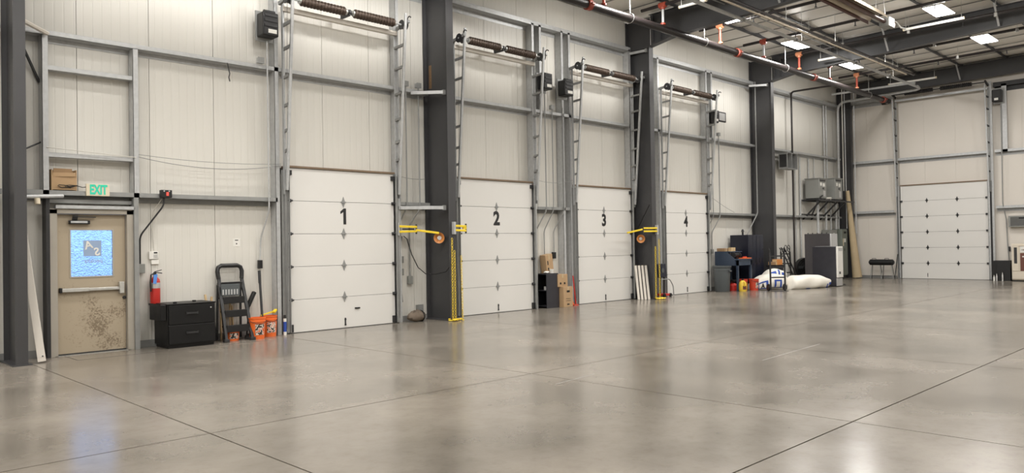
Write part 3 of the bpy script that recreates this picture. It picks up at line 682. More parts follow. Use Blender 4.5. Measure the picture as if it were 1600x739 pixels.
def sagwire(p0, p1, sag, k=14):
    p0, p1 = Vector(p0), Vector(p1)
    return [p0.lerp(p1, i / k) - Vector((0, 0, sag * 4 * (i / k) * (1 - i / k))) for i in range(k + 1)]
run('slack_cable', 'thin slack wire swagged across the wall from the frame to door one, lower one', 'cable', sagwire((4.34, -0.02, 3.06), (6.80, -0.02, 3.07), 0.12), 0.006, 'galv_dull', 'slack wires on the wall', 5)
run('slack_cable', 'thin taut wire across the wall from the frame to door one, upper one', 'cable', sagwire((4.34, -0.02, 3.10), (6.80, -0.02, 3.10), 0.05), 0.005, 'galv_dull', 'slack wires on the wall', 5)
run('slack_cable', 'thin wire drooping between doors two and three', 'cable', sagwire((13.40, -0.04, 3.15), (14.9, -0.04, 3.2), 0.09), 0.005, 'galv_dull', 'slack wires on the wall', 5)
run('slack_cable', 'thin wire from door one to the column', 'cable', sagwire((9.38, -0.04, 3.02), (10.2, 0.1, 3.0), 0.03), 0.006, 'galv_dull', 'slack wires on the wall', 5)
run('slack_cable', 'thin wire sloping from door four towards the girt', 'cable', sagwire((21.4, -0.02, 3.02), (23.2, 0.12, 2.52), 0.03), 0.006, 'galv_dull', 'slack wires on the wall', 5)
run('slack_cable', 'pale wire lying along the rail of the frame above the walk door', 'cable', sagwire((3.05, -0.01, 3.12), (4.30, -0.02, 3.05), 0.0), 0.007, 'cable_white', 'slack wires on the wall', 5)
run('hanging_strap', 'short dangling strap under the girt left of door one', 'strap', [(5.82, -0.01, 4.80), (5.83, -0.02, 4.72), (5.86, -0.01, 4.62), (5.84, -0.02, 4.55), (5.86, -0.01, 4.48)], 0.01, 'dark_steel', None, 5)
run('power_cord', 'black cord looping from the outlets to the column after door one', 'cord', [(9.55, 0.02, 1.78), (9.62, 0.0, 1.72), (9.72, -0.02, 1.4), (9.86, -0.05, 1.12), (10.02, -0.1, 0.98), (10.12, -0.3, 0.97), (10.24, -0.5, 1.02), (10.30, -0.62, 1.18)], 0.010, 'black', None, 6)
_o = conduit_box('conduit', 'cord drop with two outlets on the wall right of door one', [(9.58, 0.12, 1.78), (9.55, 0.16, 1.5), (9.55, 0.16, 1.0), (9.60, 0.16, 0.4)], 0.012, (9.58, 0.19, 1.10), 0.09, 0.14, 'dark_steel', 'grey_box')
part('outlet_box', B(9.535, 9.625, 0.12, 0.19, 1.22, 1.36), 'grey_box', _o, bevel=0.006)
run('rigid_pipe', 'pale vertical pipe at the photo edge left of the first column', 'pipe', [(2.40, 0.05, 2.36), (2.40, 0.05, 0.0)], 0.03, 'galv')
run('vertical_cables', 'bundle of pale cables beside the first column', 'cables', [(2.30, 0.02, 4.75), (2.40, 0.0, 4.3), (2.41, 0.02, 3.6), (2.38, 0.02, 2.95), (2.36, 0.02, 2.5)], 0.012, 'cable_white')
hose = [(2.30 + 0.05 * math.cos(t * 1.3), 0.05 + 0.05 * math.sin(t * 1.1), 2.25 - 0.045 * t + 0.06 * math.sin(t * 2.2)) for t in range(26)]
run('coiled_hose', 'black coiled air hose hanging at the photo edge', 'hose', hose, 0.012, 'black', None, 6)
o = root('girt_bracket', 'grey bracket shelf left of the first column, upper one', 'bracket', (2.35, -0.05, 4.8), 'brackets at the first column')
part('plate', B(2.10, 2.46, -0.10, 0.0, 4.80, 4.88), 'galv_dull', o); part('gusset', MB().bar((2.44, -0.02, 4.78), (2.47, 0.1, 4.3), 0.05, 0.01), 'dark_steel', o)
run('white_tube', 'pale diagonal tube end poking from the first column at girt height', 'tube', [(2.66, -0.35, 4.87), (3.06, -0.06, 4.80)], 0.035, 'white_board')
run('angle_brace', 'dark diagonal angle brace behind the first column', 'brace', [(2.72, 0.05, 4.70), (3.0, 0.15, 4.1)], 0.02, 'dark_steel')
run('angle_brace', 'thin dark rod sloping up beside the first column', 'brace', [(2.68, 0.0, 3.02), (3.0, 0.10, 3.20)], 0.012, 'dark_steel')

# flat bars tying girts to columns
for (xa, xb_, z, lb) in [(9.78, 10.26, 4.78, 'galvanised strut tying the middle girt to the column after door one'), (9.42, 10.22, 2.36, 'grey strut tying the lower girt to the column after door one'),
                         (17.45, 17.50, 6.86, 'galvanised strut at the head of the column between doors three and four'), (24.1, 24.42, 6.84, 'galvanised strut at the head of the column behind the lockers')]:
    o = root('column_strut', lb, 'strut', (xb_, -0.3, z), 'struts from girts to columns')
    part('bar', MB().bar((xa, 0.0, z), (xb_, -0.50, z), 0.07, 0.05, side=(0, 0, 1)), 'galv', o, bevel=0.003)
    part('clip', B(xb_ - 0.03, xb_ + 0.03, -0.53, -0.47, z - 0.05, z + 0.05), 'galv_dull', o, smooth=False)

# ------------------------------------------------------------------ things round the walk door
o = root('exit_sign', 'cream exit sign with green letters on the girt over the walk door', 'sign', (3.735, -0.01, 2.41))
part('plate', B(3.57, 3.90, -0.035, -0.002, 2.415, 2.60), 'cream', o, bevel=0.004)
text('lettering', 'EXIT', 0.20, 'exit_green', o, (3.74, -0.038, 2.506), (1, 0, 0), (0, 0, 1), 0.003, 0.008, 0.60)
o = root('carton', 'open cardboard carton standing on the girt beside the exit sign', 'box', (3.28, 0.08, 2.49))
part('body', MB().box(3.11, 3.12, 0.0, 0.16, 2.486, 2.80).box(3.44, 3.45, 0.0, 0.16, 2.486, 2.80).box(3.12, 3.44, 0.15, 0.16, 2.486, 2.80).box(3.12, 3.44, 0.0, 0.16, 2.486, 2.496).box(3.12, 3.44, 0.0, 0.008, 2.486, 2.72), 'cardboard', o, smooth=False)
part('flap', MB().bar((3.13, 0.0, 2.72), (3.43, -0.02, 2.73), 0.004, 0.06), 'cardboard', o, smooth=False)
part('inner_card', B(3.15, 3.40, 0.05, 0.06, 2.5, 2.82), 'cardboard_dark', o, smooth=False)
run('loose_cord', 'black cord tangled on the girt between carton and exit sign', 'cord', [(3.25 + 0.11 * math.cos(t * 0.8) + 0.012 * t, -0.02, 2.52 + 0.05 * abs(math.sin(t * 0.6))) for t in range(16)] + [(3.58, -0.01, 2.55)], 0.006, 'black', None, 5)
run('girt_tube', 'grey tube with a pale cap lying along the lower girt by the first column', 'tube', [(2.67, -0.25, 2.36), (3.25, -0.03, 2.40)], 0.03, 'galv')
run('round_lamp', 'small cream sensor bulb under the girt by the first column', 'sensor', [(2.88, -0.19, 2.345), (2.88, -0.20, 2.26)], 0.04, 'cream', None, 12)
o = root('motion_detector', 'small black box with a red light on the girt right of the exit sign', 'detector', (4.74, -0.02, 2.42))
part('body', B(4.655, 4.83, -0.09, -0.004, 2.42, 2.545), 'black', o, bevel=0.008); part('indicator', B(4.735, 4.775, -0.094, -0.09, 2.45, 2.51), 'led_red', o)
for x in (4.70, 4.78): part('lens', MB().cyl((x, -0.09, 2.525), (x, -0.10, 2.525), 0.012, n=10), 'silver', o)
o = root('alarm_keypad', 'white alarm keypad on the wall above the fire extinguisher', 'keypad', (4.63, 0.18, 1.4))
part('body', B(4.545, 4.69, 0.165, 0.2, 1.42, 1.55), 'white_plastic', o, bevel=0.006); part('lower_box', B(4.58, 4.70, 0.17, 0.2, 1.335, 1.405), 'white_plastic', o, bevel=0.006)
part('display', B(4.62, 4.675, 0.162, 0.165, 1.515, 1.538), 'dark_steel', o)
for a in range(3):
    for q in range(3): part('key', B(4.615 + 0.024 * a, 4.63 + 0.024 * a, 0.160, 0.165, 1.44 + 0.022 * q, 1.454 + 0.022 * q), 'silver', o, smooth=False)
run('keypad_wire', 'thin white wire running down to the alarm keypad', 'wire', [(4.75, -0.02, 2.5), (4.62, 0.17, 2.2), (4.61, 0.185, 1.9), (4.63, 0.185, 1.56)], 0.006, 'cable_white', None, 5)
o = root('fire_extinguisher', 'red fire extinguisher with a blue tag hung by the black filing cabinet', 'fire extinguisher', (4.61, 0.10, 0.69))
part('cylinder', MB().lathe([(0.02, 0), (0.072, 0.005), (0.078, 0.03), (0.078, 0.36), (0.07, 0.40), (0.04, 0.435), (0.028, 0.45), (0.028, 0.47)], (4.61, 0.10, 0.69), (0, 0, 1), 20), 'red', o)
part('label_band', MB().lathe([(0.0785, 0.26), (0.0795, 0.26), (0.0795, 0.35), (0.0785, 0.35)], (4.61, 0.10, 0.69), (0, 0, 1), 20), 'silver', o)
part('valve', MB().cyl((4.61, 0.10, 1.15), (4.61, 0.10, 1.21), 0.025, n=10).bar((4.60, 0.10, 1.21), (4.71, 0.06, 1.19), 0.025, 0.015).bar((4.60, 0.10, 1.215), (4.70, 0.05, 1.245), 0.025, 0.012), 'dark_steel', o)
part('hose', MB().tube([(4.59, 0.08, 1.19), (4.53, 0.04, 1.17), (4.515, 0.03, 1.05), (4.52, 0.03, 0.9)], 0.014, 6), 'black', o)
part('inspection_tag', MB().prism([(4.56, 1.17), (4.62, 1.18), (4.60, 1.02), (4.55, 1.03)], lambda u, v, s: (u, 0.012 + 0.003 * s, v)), 'blue_cloth', o, smooth=False)
part('bracket', B(4.59, 4.63, 0.17, 0.2, 0.75, 1.1), 'dark_steel', o)
o = root('wall_notice', 'small white notice with a black dot on the wall above the step ladder', 'notice', (6.04, 0.195, 1.61))
part('sheet', B(5.975, 6.105, 0.196, 0.2, 1.612, 1.752), 'white_plastic', o, smooth=False); part('print', MB().box(6.01, 6.07, 0.195, 0.196, 1.715, 1.73).cyl((6.04, 0.195, 1.66), (6.04, 0.196, 1.66), 0.013, n=10), 'black', o)
o = root('leaning_board', 'tall off-white board leaning against the first column', 'board', (2.80, -0.45, 0))
part('board', MB().bar((2.85, -0.50, 0.02), (2.68, -0.20, 1.98), 0.10, 0.05, side=(1, -0.3, 0)), 'white_board', o, bevel=0.003)
part('screw', MB().cyl((2.85, -0.53, 0.10), (2.85, -0.545, 0.10), 0.01, n=8), 'dark_steel', o)

# lateral filing cabinet
o = root('filing_cabinet', 'low black two-drawer lateral filing cabinet by the walk door', 'cabinet', (5.0, -0.15, 0))
part('body', MB().box(4.60, 5.37, -0.43, 0.12, 0.05, 0.69).box(4.62, 5.36, -0.40, 0.10, 0.0, 0.05), 'cab_black', o, bevel=0.004)
part('top', B(4.595, 5.375, -0.45, 0.125, 0.69, 0.71), 'cab_black', o, bevel=0.004)
for z0, z1 in ((0.07, 0.365), (0.38, 0.68)):
    dr = part('drawer', B(4.62, 5.35, -0.452, -0.43, z0, z1), 'cab_black', o, bevel=0.004)
    part('pull', MB().bar((4.90, -0.47, (z0 + z1) / 2 + 0.02), (5.07, -0.47, (z0 + z1) / 2 + 0.02), 0.012, 0.03).box(4.89, 4.905, -0.47, -0.452, (z0 + z1) / 2, (z0 + z1) / 2 + 0.04).box(5.065, 5.08, -0.47, -0.452, (z0 + z1) / 2, (z0 + z1) / 2 + 0.04), 'dark_steel', dr)
part('lock', MB().cyl((5.29, -0.452, 0.62), (5.29, -0.46, 0.62), 0.012, n=8), 'silver', o)
o = root('hanging_bin', 'small black mailbox-like case hung on the side of the filing cabinet', 'case', (4.55, -0.2, 0.44))
part('body', B(4.50, 4.595, -0.42, 0.05, 0.45, 0.70), 'cab_black', o, bevel=0.008); part('lip', B(4.49, 4.50, -0.43, 0.06, 0.68, 0.715), 'cab_black', o, bevel=0.003)
for (x, y, nm, lb, m_) in [(4.75, -0.36, 'tape_roll', 'tiny roll lying on top of the filing cabinet near its corner', 'black'), (5.12, -0.2, 'bottle_cap', 'small black cap lying on top of the filing cabinet', 'black')]:
    q = MB().lathe([(0.012, 0), (0.03, 0.002), (0.03, 0.025), (0.012, 0.027)], (x, y, 0.711), (0, 0, 1), 12).build(nm, m_, None, org=(x, y, 0.711)); tag(q, lb, 'small item')

# step ladder
def step_ladder():
    o = root('step_ladder', 'black folding four-step ladder leaning on the wall past the filing cabinet', 'ladder', (5.82, -0.2, 0))
    L0, L1 = 5.60, 6.04
    def rail(x0, y0, z0, x1, y1, z1): return [(x0, y0, z0), (x1, y1, z1)]
    bl, br = Vector((5.60, -0.33, 0.02)), Vector((6.06, -0.33, 0.02)); tl, tr = Vector((5.66, 0.08, 1.05)), Vector((6.07, 0.08, 1.05))
    for a, b_ in ((bl, tl), (br, tr)):
        part('front_rail', MB().bar(a, b_, 0.055, 0.045, side=(1, 0, 0)), 'black', o, bevel=0.008)
        part('foot', B(a.x - 0.045, a.x + 0.045, a.y - 0.04, a.y + 0.04, 0.0, 0.05), 'black_rough', o, bevel=0.008)
        part('rear_leg', MB().bar((a.x + (0.02 if a is bl else -0.02), 0.08, 0.02), b_ + Vector((0, 0.05, -0.1)), 0.03, 0.03), 'dark_steel', o)
    hp = [tl, Vector((5.645, 0.10, 1.18)), Vector((5.665, 0.11, 1.25)), Vector((5.72, 0.115, 1.28)), Vector((6.01, 0.115, 1.28)), Vector((6.065, 0.11, 1.25)), Vector((6.085, 0.10, 1.18)), tr]
    part('hand_rail', MB().tube(hp, 0.038, 8), 'black', o)
    for k, t in enumerate((0.22, 0.46, 0.68, 0.92)):
        pl, pr = bl.lerp(tl, t), br.lerp(tr, t)
        st = part('step', MB().box(pl.x + 0.02, pr.x - 0.02, pl.y - 0.03, pl.y + 0.15, pl.z - 0.015, pl.z + 0.012).box(pl.x + 0.02, pr.x - 0.02, pl.y - 0.04, pl.y - 0.02, pl.z - 0.09, pl.z + 0.03), 'black', o, bevel=0.005)
    tp = bl.lerp(tl, 0.80)
    part('tool_tray', MB().box(5.64, 5.97, tp.y - 0.06, tp.y - 0.045, tp.z - 0.08, tp.z + 0.12), 'grey_bin', o, bevel=0.004)
    for k in range(6): part('tray_slot', B(5.66 + 0.05 * k, 5.685 + 0.05 * k, tp.y - 0.064, tp.y - 0.06, tp.z - 0.06, tp.z + 0.03), 'galv', o, smooth=False)
    return o
step_ladder()
o = root('wood_scraps', 'short pale wood offcuts standing behind the step ladder', 'wood offcuts', (5.8, 0.14, 0))
for x, a, h in ((5.70, 0.02, 0.62), (5.78, -0.03, 0.75), (5.86, 0.03, 0.70), (5.92, 0.0, 0.58)): part('offcut', MB().bar((x, 0.10, 0.0), (x + a, 0.16, h), 0.04, 0.02), 'wood_light', o, smooth=False)
o = root('wood_stakes', 'crossed light wood stakes sticking up beside the filing cabinet', 'stakes', (5.50, 0.0, 0))
for a, c_ in (((5.47, -0.05, 0.0), (5.42, 0.08, 0.80)), ((5.44, 0.02, 0.0), (5.52, 0.05, 0.76))): part('stake', MB().bar(a, c_, 0.03, 0.03), 'wood_light', o, smooth=False)
o = MB().bar((5.53, 0.03, 0.0), (5.47, 0.15, 0.68), 0.15, 0.04, side=(1, 0, 0)).build('black_board', 'cab_black', None, org=(5.5, 0.05, 0)); tag(o, 'narrow black slab slotted between filing cabinet and step ladder', 'panel')
def bucket(name, x, y, r, h, material, label, group, label_mat='white_plastic', handle=True):
    o = root(name, label, 'bucket', (x, y, 0), group)
    part('shell', MB().lathe([(r * 0.02, 0), (r * 0.86, 0.0), (r * 0.98, h * 0.80), (r * 1.03, h * 0.81), (r * 1.03, h * 0.86), (r * 0.99, h * 0.87), (r, h * 0.95), (r * 1.05, h * 0.955), (r * 1.05, h), (r * 0.98, h), (r * 0.84, 0.03), (r * 0.02, 0.03)], (x, y, 0), (0, 0, 1), 24), material, o)
    a0 = -1.15
    vs = []
    def lab(u, v):
        a = a0 - 0.62 + 1.24 * u - 0.5; rr = r * (0.86 + 0.12 * (0.25 + 0.45 * v) / 0.8) + 0.004
        return (x + rr * math.cos(a), y + rr * math.sin(a), h * (0.20 + 0.5 * v))
    part('label', MB().grid(lab, 8, 1), label_mat, o, fix=False)
    if handle:
        part('wire_handle', MB().tube([(x + r * 1.06 * math.cos(t), y + 0.4 * r * math.sin(t) - r * 0.6 * abs(math.sin(t)), h * 0.9 - 0.45 * r * abs(math.sin(t))) for t in [math.pi + q * math.pi / 10 for q in range(11)]], 0.004, 5), 'dark_steel', o)
    return o
bucket('bucket', 6.19, -0.24, 0.142, 0.37, 'orange', 'orange bucket in front holding the broom handle by door one', 'orange buckets by door one', 'bucket_print')
bucket('bucket', 6.50, -0.06, 0.142, 0.37, 'orange', 'orange bucket behind with yellow tools in it by door one', 'orange buckets by door one', 'bucket_print')
bucket('bucket', 5.79, -0.12, 0.13, 0.19, 'orange', 'short orange tub under the step ladder', 'orange buckets by door one', 'bucket_print', False)
o = root('yellow_tool', 'yellow level and brush lying across the orange bucket', 'tool', (6.5, -0.08, 0.37))
part('handle', MB().bar((6.33, -0.10, 0.385), (6.62, -0.05, 0.44), 0.03, 0.02), 'yellow', o); part('head', MB().bar((6.58, -0.09, 0.42), (6.66, -0.02, 0.46), 0.05, 0.03), 'yellow', o)
o = root('broom_pole', 'black pole standing in the orange bucket by door one', 'pole', (6.30, -0.2, 0.04))
part('shaft', MB().cyl((6.33, -0.19, 0.05), (6.42, 0.12, 1.17), 0.022, n=10), 'black', o); part('grip', MB().cyl((6.40, 0.06, 0.95), (6.42, 0.12, 1.17), 0.026, n=10), 'black_rough', o)
o = root('scrub_brush', 'black brush head slanting out beside the step ladder', 'brush', (6.22, 0.05, 0.0))
part('handle', MB().cyl((6.10, -0.02, 0.02), (6.20, 0.05, 0.66), 0.014, n=8), 'black', o); part('head', MB().bar((6.165, 0.05, 0.55), (6.30, 0.07, 0.80), 0.07, 0.06), 'black', o, bevel=0.01)
o = root('tool_bag', 'small dark shoe-like clamp on the floor at the ladder foot', 'clamp', (6.07, -0.28, 0)); part('body', MB().lathe([(0.02, 0), (0.07, 0.01), (0.06, 0.06), (0.02, 0.09)], (6.08, -0.14, 0), (0, 0, 1), 10), 'black_rough', o)
o = root('sealant_tube', 'blue and white tube standing in the track corner by door one', 'tube', (6.80, -0.10, 0)); part('body', MB().cyl((6.78, -0.12, 0), (6.78, -0.12, 0.30), 0.028, n=12), 'white_plastic', o); part('cap', MB().cyl((6.78, -0.12, 0.30), (6.78, -0.12, 0.36), 0.03, 0.022, n=12), 'black', o); part('print', MB().cyl((6.78, -0.12, 0.06), (6.78, -0.12, 0.24), 0.0285, n=12), 'blue_print', o)

# ------------------------------------------------------------------ yellow barrier gear on the columns
def chain(p0, p1, sag=0.0, step=0.06, wire=0.006):
    p0, p1 = Vector(p0), Vector(p1); L = (p1 - p0).length; n = max(2, int(L / step)); mb = MB()
    d, s, t = orient(p1 - p0)
    for i in range(n):
        c = p0.lerp(p1, (i + 0.5) / n) - Vector((0, 0, sag * 4 * ((i + .5) / n) * (1 - (i + .5) / n))); w = s if i % 2 else t
        loop = [c + d * (0.6 * step) * math.cos(a) + w * (0.36 * step) * math.sin(a) for a in [q * math.pi / 3 for q in range(6)]]
        mb.tube(loop, wire, 4, closed=True)
    return mb
def chain_bundle(x, y, drops, label, zt):
    o = root('safety_chain', label, 'chain', (x, y, 0), 'yellow plastic chains hanging on columns')
    for dx, dy, z in drops:
        q = part('chain_strand', chain((x + dx, y + dy, z), (x + dx * 1.1, y + dy * 1.1, 0.02)), 'yellow', o); q['kind'] = 'stuff'
    pile = MB()
    for k in range(26):
        a = random.uniform(0, 6.28); rr = random.uniform(0.0, 0.14); c = Vector((x + rr * math.cos(a) * 1.5, y - 0.03 + rr * math.sin(a), 0.015 + random.uniform(0, 0.03)))
        b1 = random.uniform(0, 3.1); w1 = Vector((math.cos(b1), math.sin(b1), 0)); w2 = Vector((-math.sin(b1), math.cos(b1), 0))
        pile.tube([c + w1 * 0.033 * math.cos(q) + w2 * 0.02 * math.sin(q) for q in [t * math.pi / 3 for t in range(6)]], 0.009, 4, closed=True)
    q = part('chain_pile', pile, 'yellow', o); q['kind'] = 'stuff'
    return o
chain_bundle(10.34, -0.68, [(-0.07, 0.0, 1.72), (0.01, 0.02, 1.46), (0.20, 0.03, 1.35)], 'yellow plastic chains hanging down the column after door one', 1.7)
chain_bundle(17.62, -0.68, [(-0.12, 0.0, 1.45), (0.08, 0.02, 1.65)], 'yellow plastic chains hanging down the column before door four', 1.6)
def barrier(name, label, base, arms, bolts):
    o = root(name, label, 'barrier arm', base, 'yellow folding barrier arms')
    for a, b_ in arms: part('arm', MB().bar(a, b_, 0.05, 0.045), 'yellow', o, bevel=0.006)
    part('mount', B(base[0] - 0.03, base[0] + 0.03, base[1] - 0.04, base[1] + 0.03, base[2] - 0.13, base[2] + 0.13), 'galv', o, smooth=False)
    for c_ in bolts: part('hinge_pin', MB().cyl(Vector(c_) - Vector((0, 0, 0.1)), Vector(c_) + Vector((0, 0, 0.1)), 0.018, n=8), 'dark_steel', o)
    return o
barrier('barrier_arm', 'yellow folded barrier arm with black print mounted right of door one', (9.36, -0.06, 1.92), [((9.36, -0.10, 1.975), (9.78, -0.13, 1.965)), ((9.36, -0.10, 1.865), (9.78, -0.13, 1.875)), ((9.76, -0.13, 1.90), (10.14, -0.42, 1.83))], [(9.77, -0.13, 1.92)])
o = [c for c in bpy.data.objects if c.name.startswith('barrier_arm')][0]; part('print', B(9.42, 9.72, -0.128, -0.118, 1.905, 1.935), 'black', o, smooth=False)
barrier('barrier_arm', 'yellow folded barrier arm on the column after door one', (10.34, -0.66, 1.93), [((10.36, -0.68, 1.975), (10.62, -0.72, 1.965)), ((10.36, -0.68, 1.885), (10.62, -0.72, 1.875)), ((10.55, -0.70, 1.93), (10.63, -0.72, 1.93))], [(10.62, -0.72, 1.92)])
barrier('barrier_arm', 'yellow folded barrier arm on the column before door four', (17.60, -0.66, 1.91), [((17.58, -0.68, 1.955), (16.98, -0.66, 1.95)), ((17.58, -0.68, 1.87), (16.98, -0.66, 1.865)), ((16.98, -0.64, 1.92), (16.55, -0.45, 1.83))], [(16.98, -0.66, 1.91)])
for (x, y, z, lb) in [(10.22, -0.34, 1.73, 'round orange signal horn on the column after door one'), (17.38, -0.28, 1.67, 'round orange signal horn on the column before door four')]:
    o = root('signal_horn', lb, 'horn', (x, y, z), 'orange horns on columns'); ax = Vector((-0.75, -0.66, 0)).normalized(); c_ = Vector((x, y, z))
    part('bell', MB().lathe([(0.05, 0), (0.07, 0.02), (0.10, 0.07), (0.115, 0.08), (0.115, 0.09), (0.085, 0.075), (0.05, 0.03), (0.01, 0.03)], c_, ax, 20), 'orange_disc', o)
    part('driver', MB().cyl(c_ + ax * 0.02, c_ + ax * 0.05, 0.045, n=16), 'silver', o); part('stem', MB().cyl(c_, (x + 0.11, y, z), 0.03, n=8), 'dark_steel', o)
run('angle_bar', 'thin black rod leaning diagonally on the column before door four', 'rod', [(17.43, -0.56, 2.60), (17.43, -0.02, 1.75)], 0.014, 'black', None, 6)
# sandbag-like bundle right of door 1
def lump(name, label, cat, c_, sx, sy, sz, material, seed, group=None, n=18, rough=0.12, square=1.0):
    rnd = random.Random(seed); ph = [rnd.uniform(0, 6.28) for _ in range(6)]
    def fn(u, v):
        a = 2 * math.pi * u; t = math.pi * (v - 0.5)
        k = 1 + rough * (math.sin(3 * a + ph[0]) * math.cos(2 * t + ph[1]) + 0.6 * math.sin(5 * a + ph[2] + 3 * t))
        ca, sa, ct, st = math.cos(a), math.sin(a), math.cos(t), math.sin(t)
        pw = lambda q: math.copysign(abs(q) ** square, q)
        z = c_[2] + sz * (pw(st) + 1) * (k if st > 0 else 1)
        return (c_[0] + sx * pw(ca) * pw(ct) * k, c_[1] + sy * pw(sa) * pw(ct) * k, max(c_[2], z))
    mb = MB().grid(fn, n, n // 2)
    return mb
o = root('canvas_bundle', 'brown rumpled canvas bundle on the floor right of door one', 'bundle', (9.75, -0.1, 0))
part('roll', lump('', '', '', (9.76, -0.10, 0.0), 0.22, 0.14, 0.11, 'sack', 3), 'sack', o); part('strap', MB().tube([(9.88 + 0.02 * math.cos(t), -0.10 + 0.145 * math.cos(t), 0.11 + 0.11 * math.sin(t)) for t in [q * math.pi / 8 for q in range(17)]], 0.012, 5), 'black', o)
o = root('floor_box', 'grey metal box low on the wall behind the canvas bundle', 'box', (10.0, 0.18, 0.1)); part('body', B(9.97, 10.11, 0.12, 0.2, 0.12, 0.32), 'grey_box', o, bevel=0.006); part('cover', B(9.965, 10.115, 0.115, 0.12, 0.115, 0.325), 'galv_dull', o, smooth=False)

# ------------------------------------------------------------------ between doors two and three
o = root('shelf_cabinet', 'black open cabinet standing between doors two and three', 'cabinet', (13.85, 0.0, 0))
XA, XB = 13.66, 14.10
part('side_panel', B(XB - 0.02, XB, -0.16, 0.16, 0, 0.82), 'slate', o, smooth=False)
part('top', B(XA, XB, -0.16, 0.16, 0.82, 0.845), 'slate', o, smooth=False)
part('back', B(XA + 0.02, XB - 0.02, 0.14, 0.16, 0, 0.82), 'black', o, smooth=False)
for z in (0.04, 0.42): part('shelf', B(XA + 0.02, XB - 0.02, -0.15, 0.14, z, z + 0.02), 'slate', o, smooth=False)
part('front_panel', B(XA, XB, -0.18, -0.16, 0.0, 0.82), 'slate', o, smooth=False)
o = root('tin_can', 'silver tins on the middle shelf of the black cabinet', 'tin', (13.74, -0.05, 0.44)); part('body', MB().cyl((13.75, -0.05, 0.44), (13.75, -0.05, 0.52), 0.04, n=14), 'silver', o); part('lid', MB().cyl((13.75, -0.05, 0.52), (13.75, -0.05, 0.53), 0.042, n=14), 'zinc', o)
o = root('white_cup', 'white cup on top of the black cabinet', 'cup', (13.95, -0.08, 0.845)); part('body', MB().lathe([(0.03, 0), (0.045, 0.0), (0.055, 0.10), (0.05, 0.10), (0.04, 0.01)], (13.95, -0.08, 0.846), (0, 0, 1), 16), 'white_plastic', o)
o = root('paper_scraps', 'crumpled white paper on top of the black cabinet', 'paper', (13.78, -0.05, 0.845)); part('crumple', lump('', '', '', (13.78, -0.06, 0.846), 0.08, 0.06, 0.025, '', 5, rough=0.25, n=12), 'white_plastic', o)
def carton(name, label, c_, sx, sy, sz, rz=0.0, tilt=0.0, marks=(), mat_='cardboard'):
    o = root(name, label, 'box', (0, 0, 0), 'cardboard cartons between doors two and three')
    part('body', B(-sx / 2, sx / 2, -sy / 2, sy / 2, 0, sz), mat_, o, bevel=0.004)
    part('tape', MB().box(-0.025, 0.025, -sy / 2 - 0.0012, -sy / 2, sz * 0.72, sz).box(-0.025, 0.025, -sy / 2, sy / 2, sz, sz + 0.0012), 'paper_tan', o, smooth=False)
    part('flap_seam', B(-0.003, 0.003, -sy / 2, sy / 2, sz, sz + 0.002), 'cardboard_dark', o, smooth=False)
    for (u, v, w, h) in marks: part('print', B(u, u + w, -sy / 2 - 0.0015, -sy / 2, v, v + h), 'black', o, smooth=False)
    o.location = c_; o.rotation_euler = (0, tilt, rz)
    return o
carton('carton', 'cardboard carton at the bottom of the stack beside the black cabinet', (14.32, -0.10, 0), 0.40, 0.34, 0.50, 0.12, 0, [(-0.06, 0.36, 0.13, 0.05), (-0.05, 0.05, 0.10, 0.03), (-0.1, 0.15, 0.2, 0.01), (-0.1, 0.2, 0.2, 0.01)])
carton('carton', 'cardboard carton stacked on another beside the black cabinet', (14.22, -0.06, 0.503), 0.34, 0.30, 0.31, -0.06, 0, [(-0.1, 0.06, 0.05, 0.05), (0.04, 0.06, 0.05, 0.05)])
carton('carton', 'slim tall carton leaning on top of the black cabinet', (13.98, 0.08, 0.862), 0.28, 0.18, 0.45, 0.1, -0.14, [(-0.09, 0.08, 0.05, 0.05), (-0.09, 0.2, 0.04, 0.1)])
o = root('floor_sign', 'orange folding caution sign leaning at the near jamb of door three', 'sign', (14.66, -0.05, 0))
part('panel', MB().bar((14.72, -0.10, 0.0), (14.58, 0.0, 0.42), 0.08, 0.02, side=(1, 0, 0)), 'orange', o); part('foot', MB().bar((14.62, -0.15, 0.015), (14.84, -0.10, 0.015), 0.12, 0.03), 'red_bucket', o)
run('thin_post', 'thin dark red rod standing by the near jamb of door three', 'rod', [(14.80, -0.12, 0.0), (14.78, -0.05, 0.75)], 0.016, 'red', None, 6)

# ------------------------------------------------------------------ at the column between doors three and four
for k in range(4):
    x = 17.22 + 0.06 * k; o = root('leaning_plank', 'white trim plank leaning at the column before door four, %s' % ['closest to door three', 'second from door three', 'third from door three', 'closest to the yellow chains'][k], 'plank', (x, -0.3, 0), 'white planks by door three')
    part('board', MB().bar((x, -0.30 - 0.07 * k, 0.0), (x + 0.09, -0.14 - 0.07 * k, 0.93), 0.065, 0.03, side=(1, -0.6, 0)), 'white_board', o, bevel=0.003)
    part('end_grain', MB().bar((x + 0.09, -0.14 - 0.07 * k, 0.93), (x + 0.0904, -0.1393 - 0.07 * k, 0.934), 0.06, 0.025, side=(1, -0.6, 0)), 'wood_light', o, smooth=False)
o = root('jack_cart', 'small red-based machine with a navy panel beside door four', 'machine', (18.55, -0.15, 0))
part('base', MB().box(18.40, 18.75, -0.32, 0.0, 0.03, 0.09), 'red', o, bevel=0.01); part('panel', MB().bar((18.50, -0.20, 0.55), (18.50, -0.16, 0.95), 0.40, 0.07, side=(1, 0, 0)), 'navy', o, bevel=0.02)
part('emblem', MB().lathe([(0.01, 0), (0.07, 0.0), (0.07, 0.006), (0.01, 0.006)], (18.50, -0.222, 0.76), (0, -1, 0), 14), 'grey_bin', o)
part('frame', MB().tube([(18.42, -0.18, 0.08), (18.42, -0.20, 0.55)], 0.02, 6).tube([(18.60, -0.18, 0.08), (18.60, -0.20, 0.55)], 0.03, 6), 'dark_steel', o)
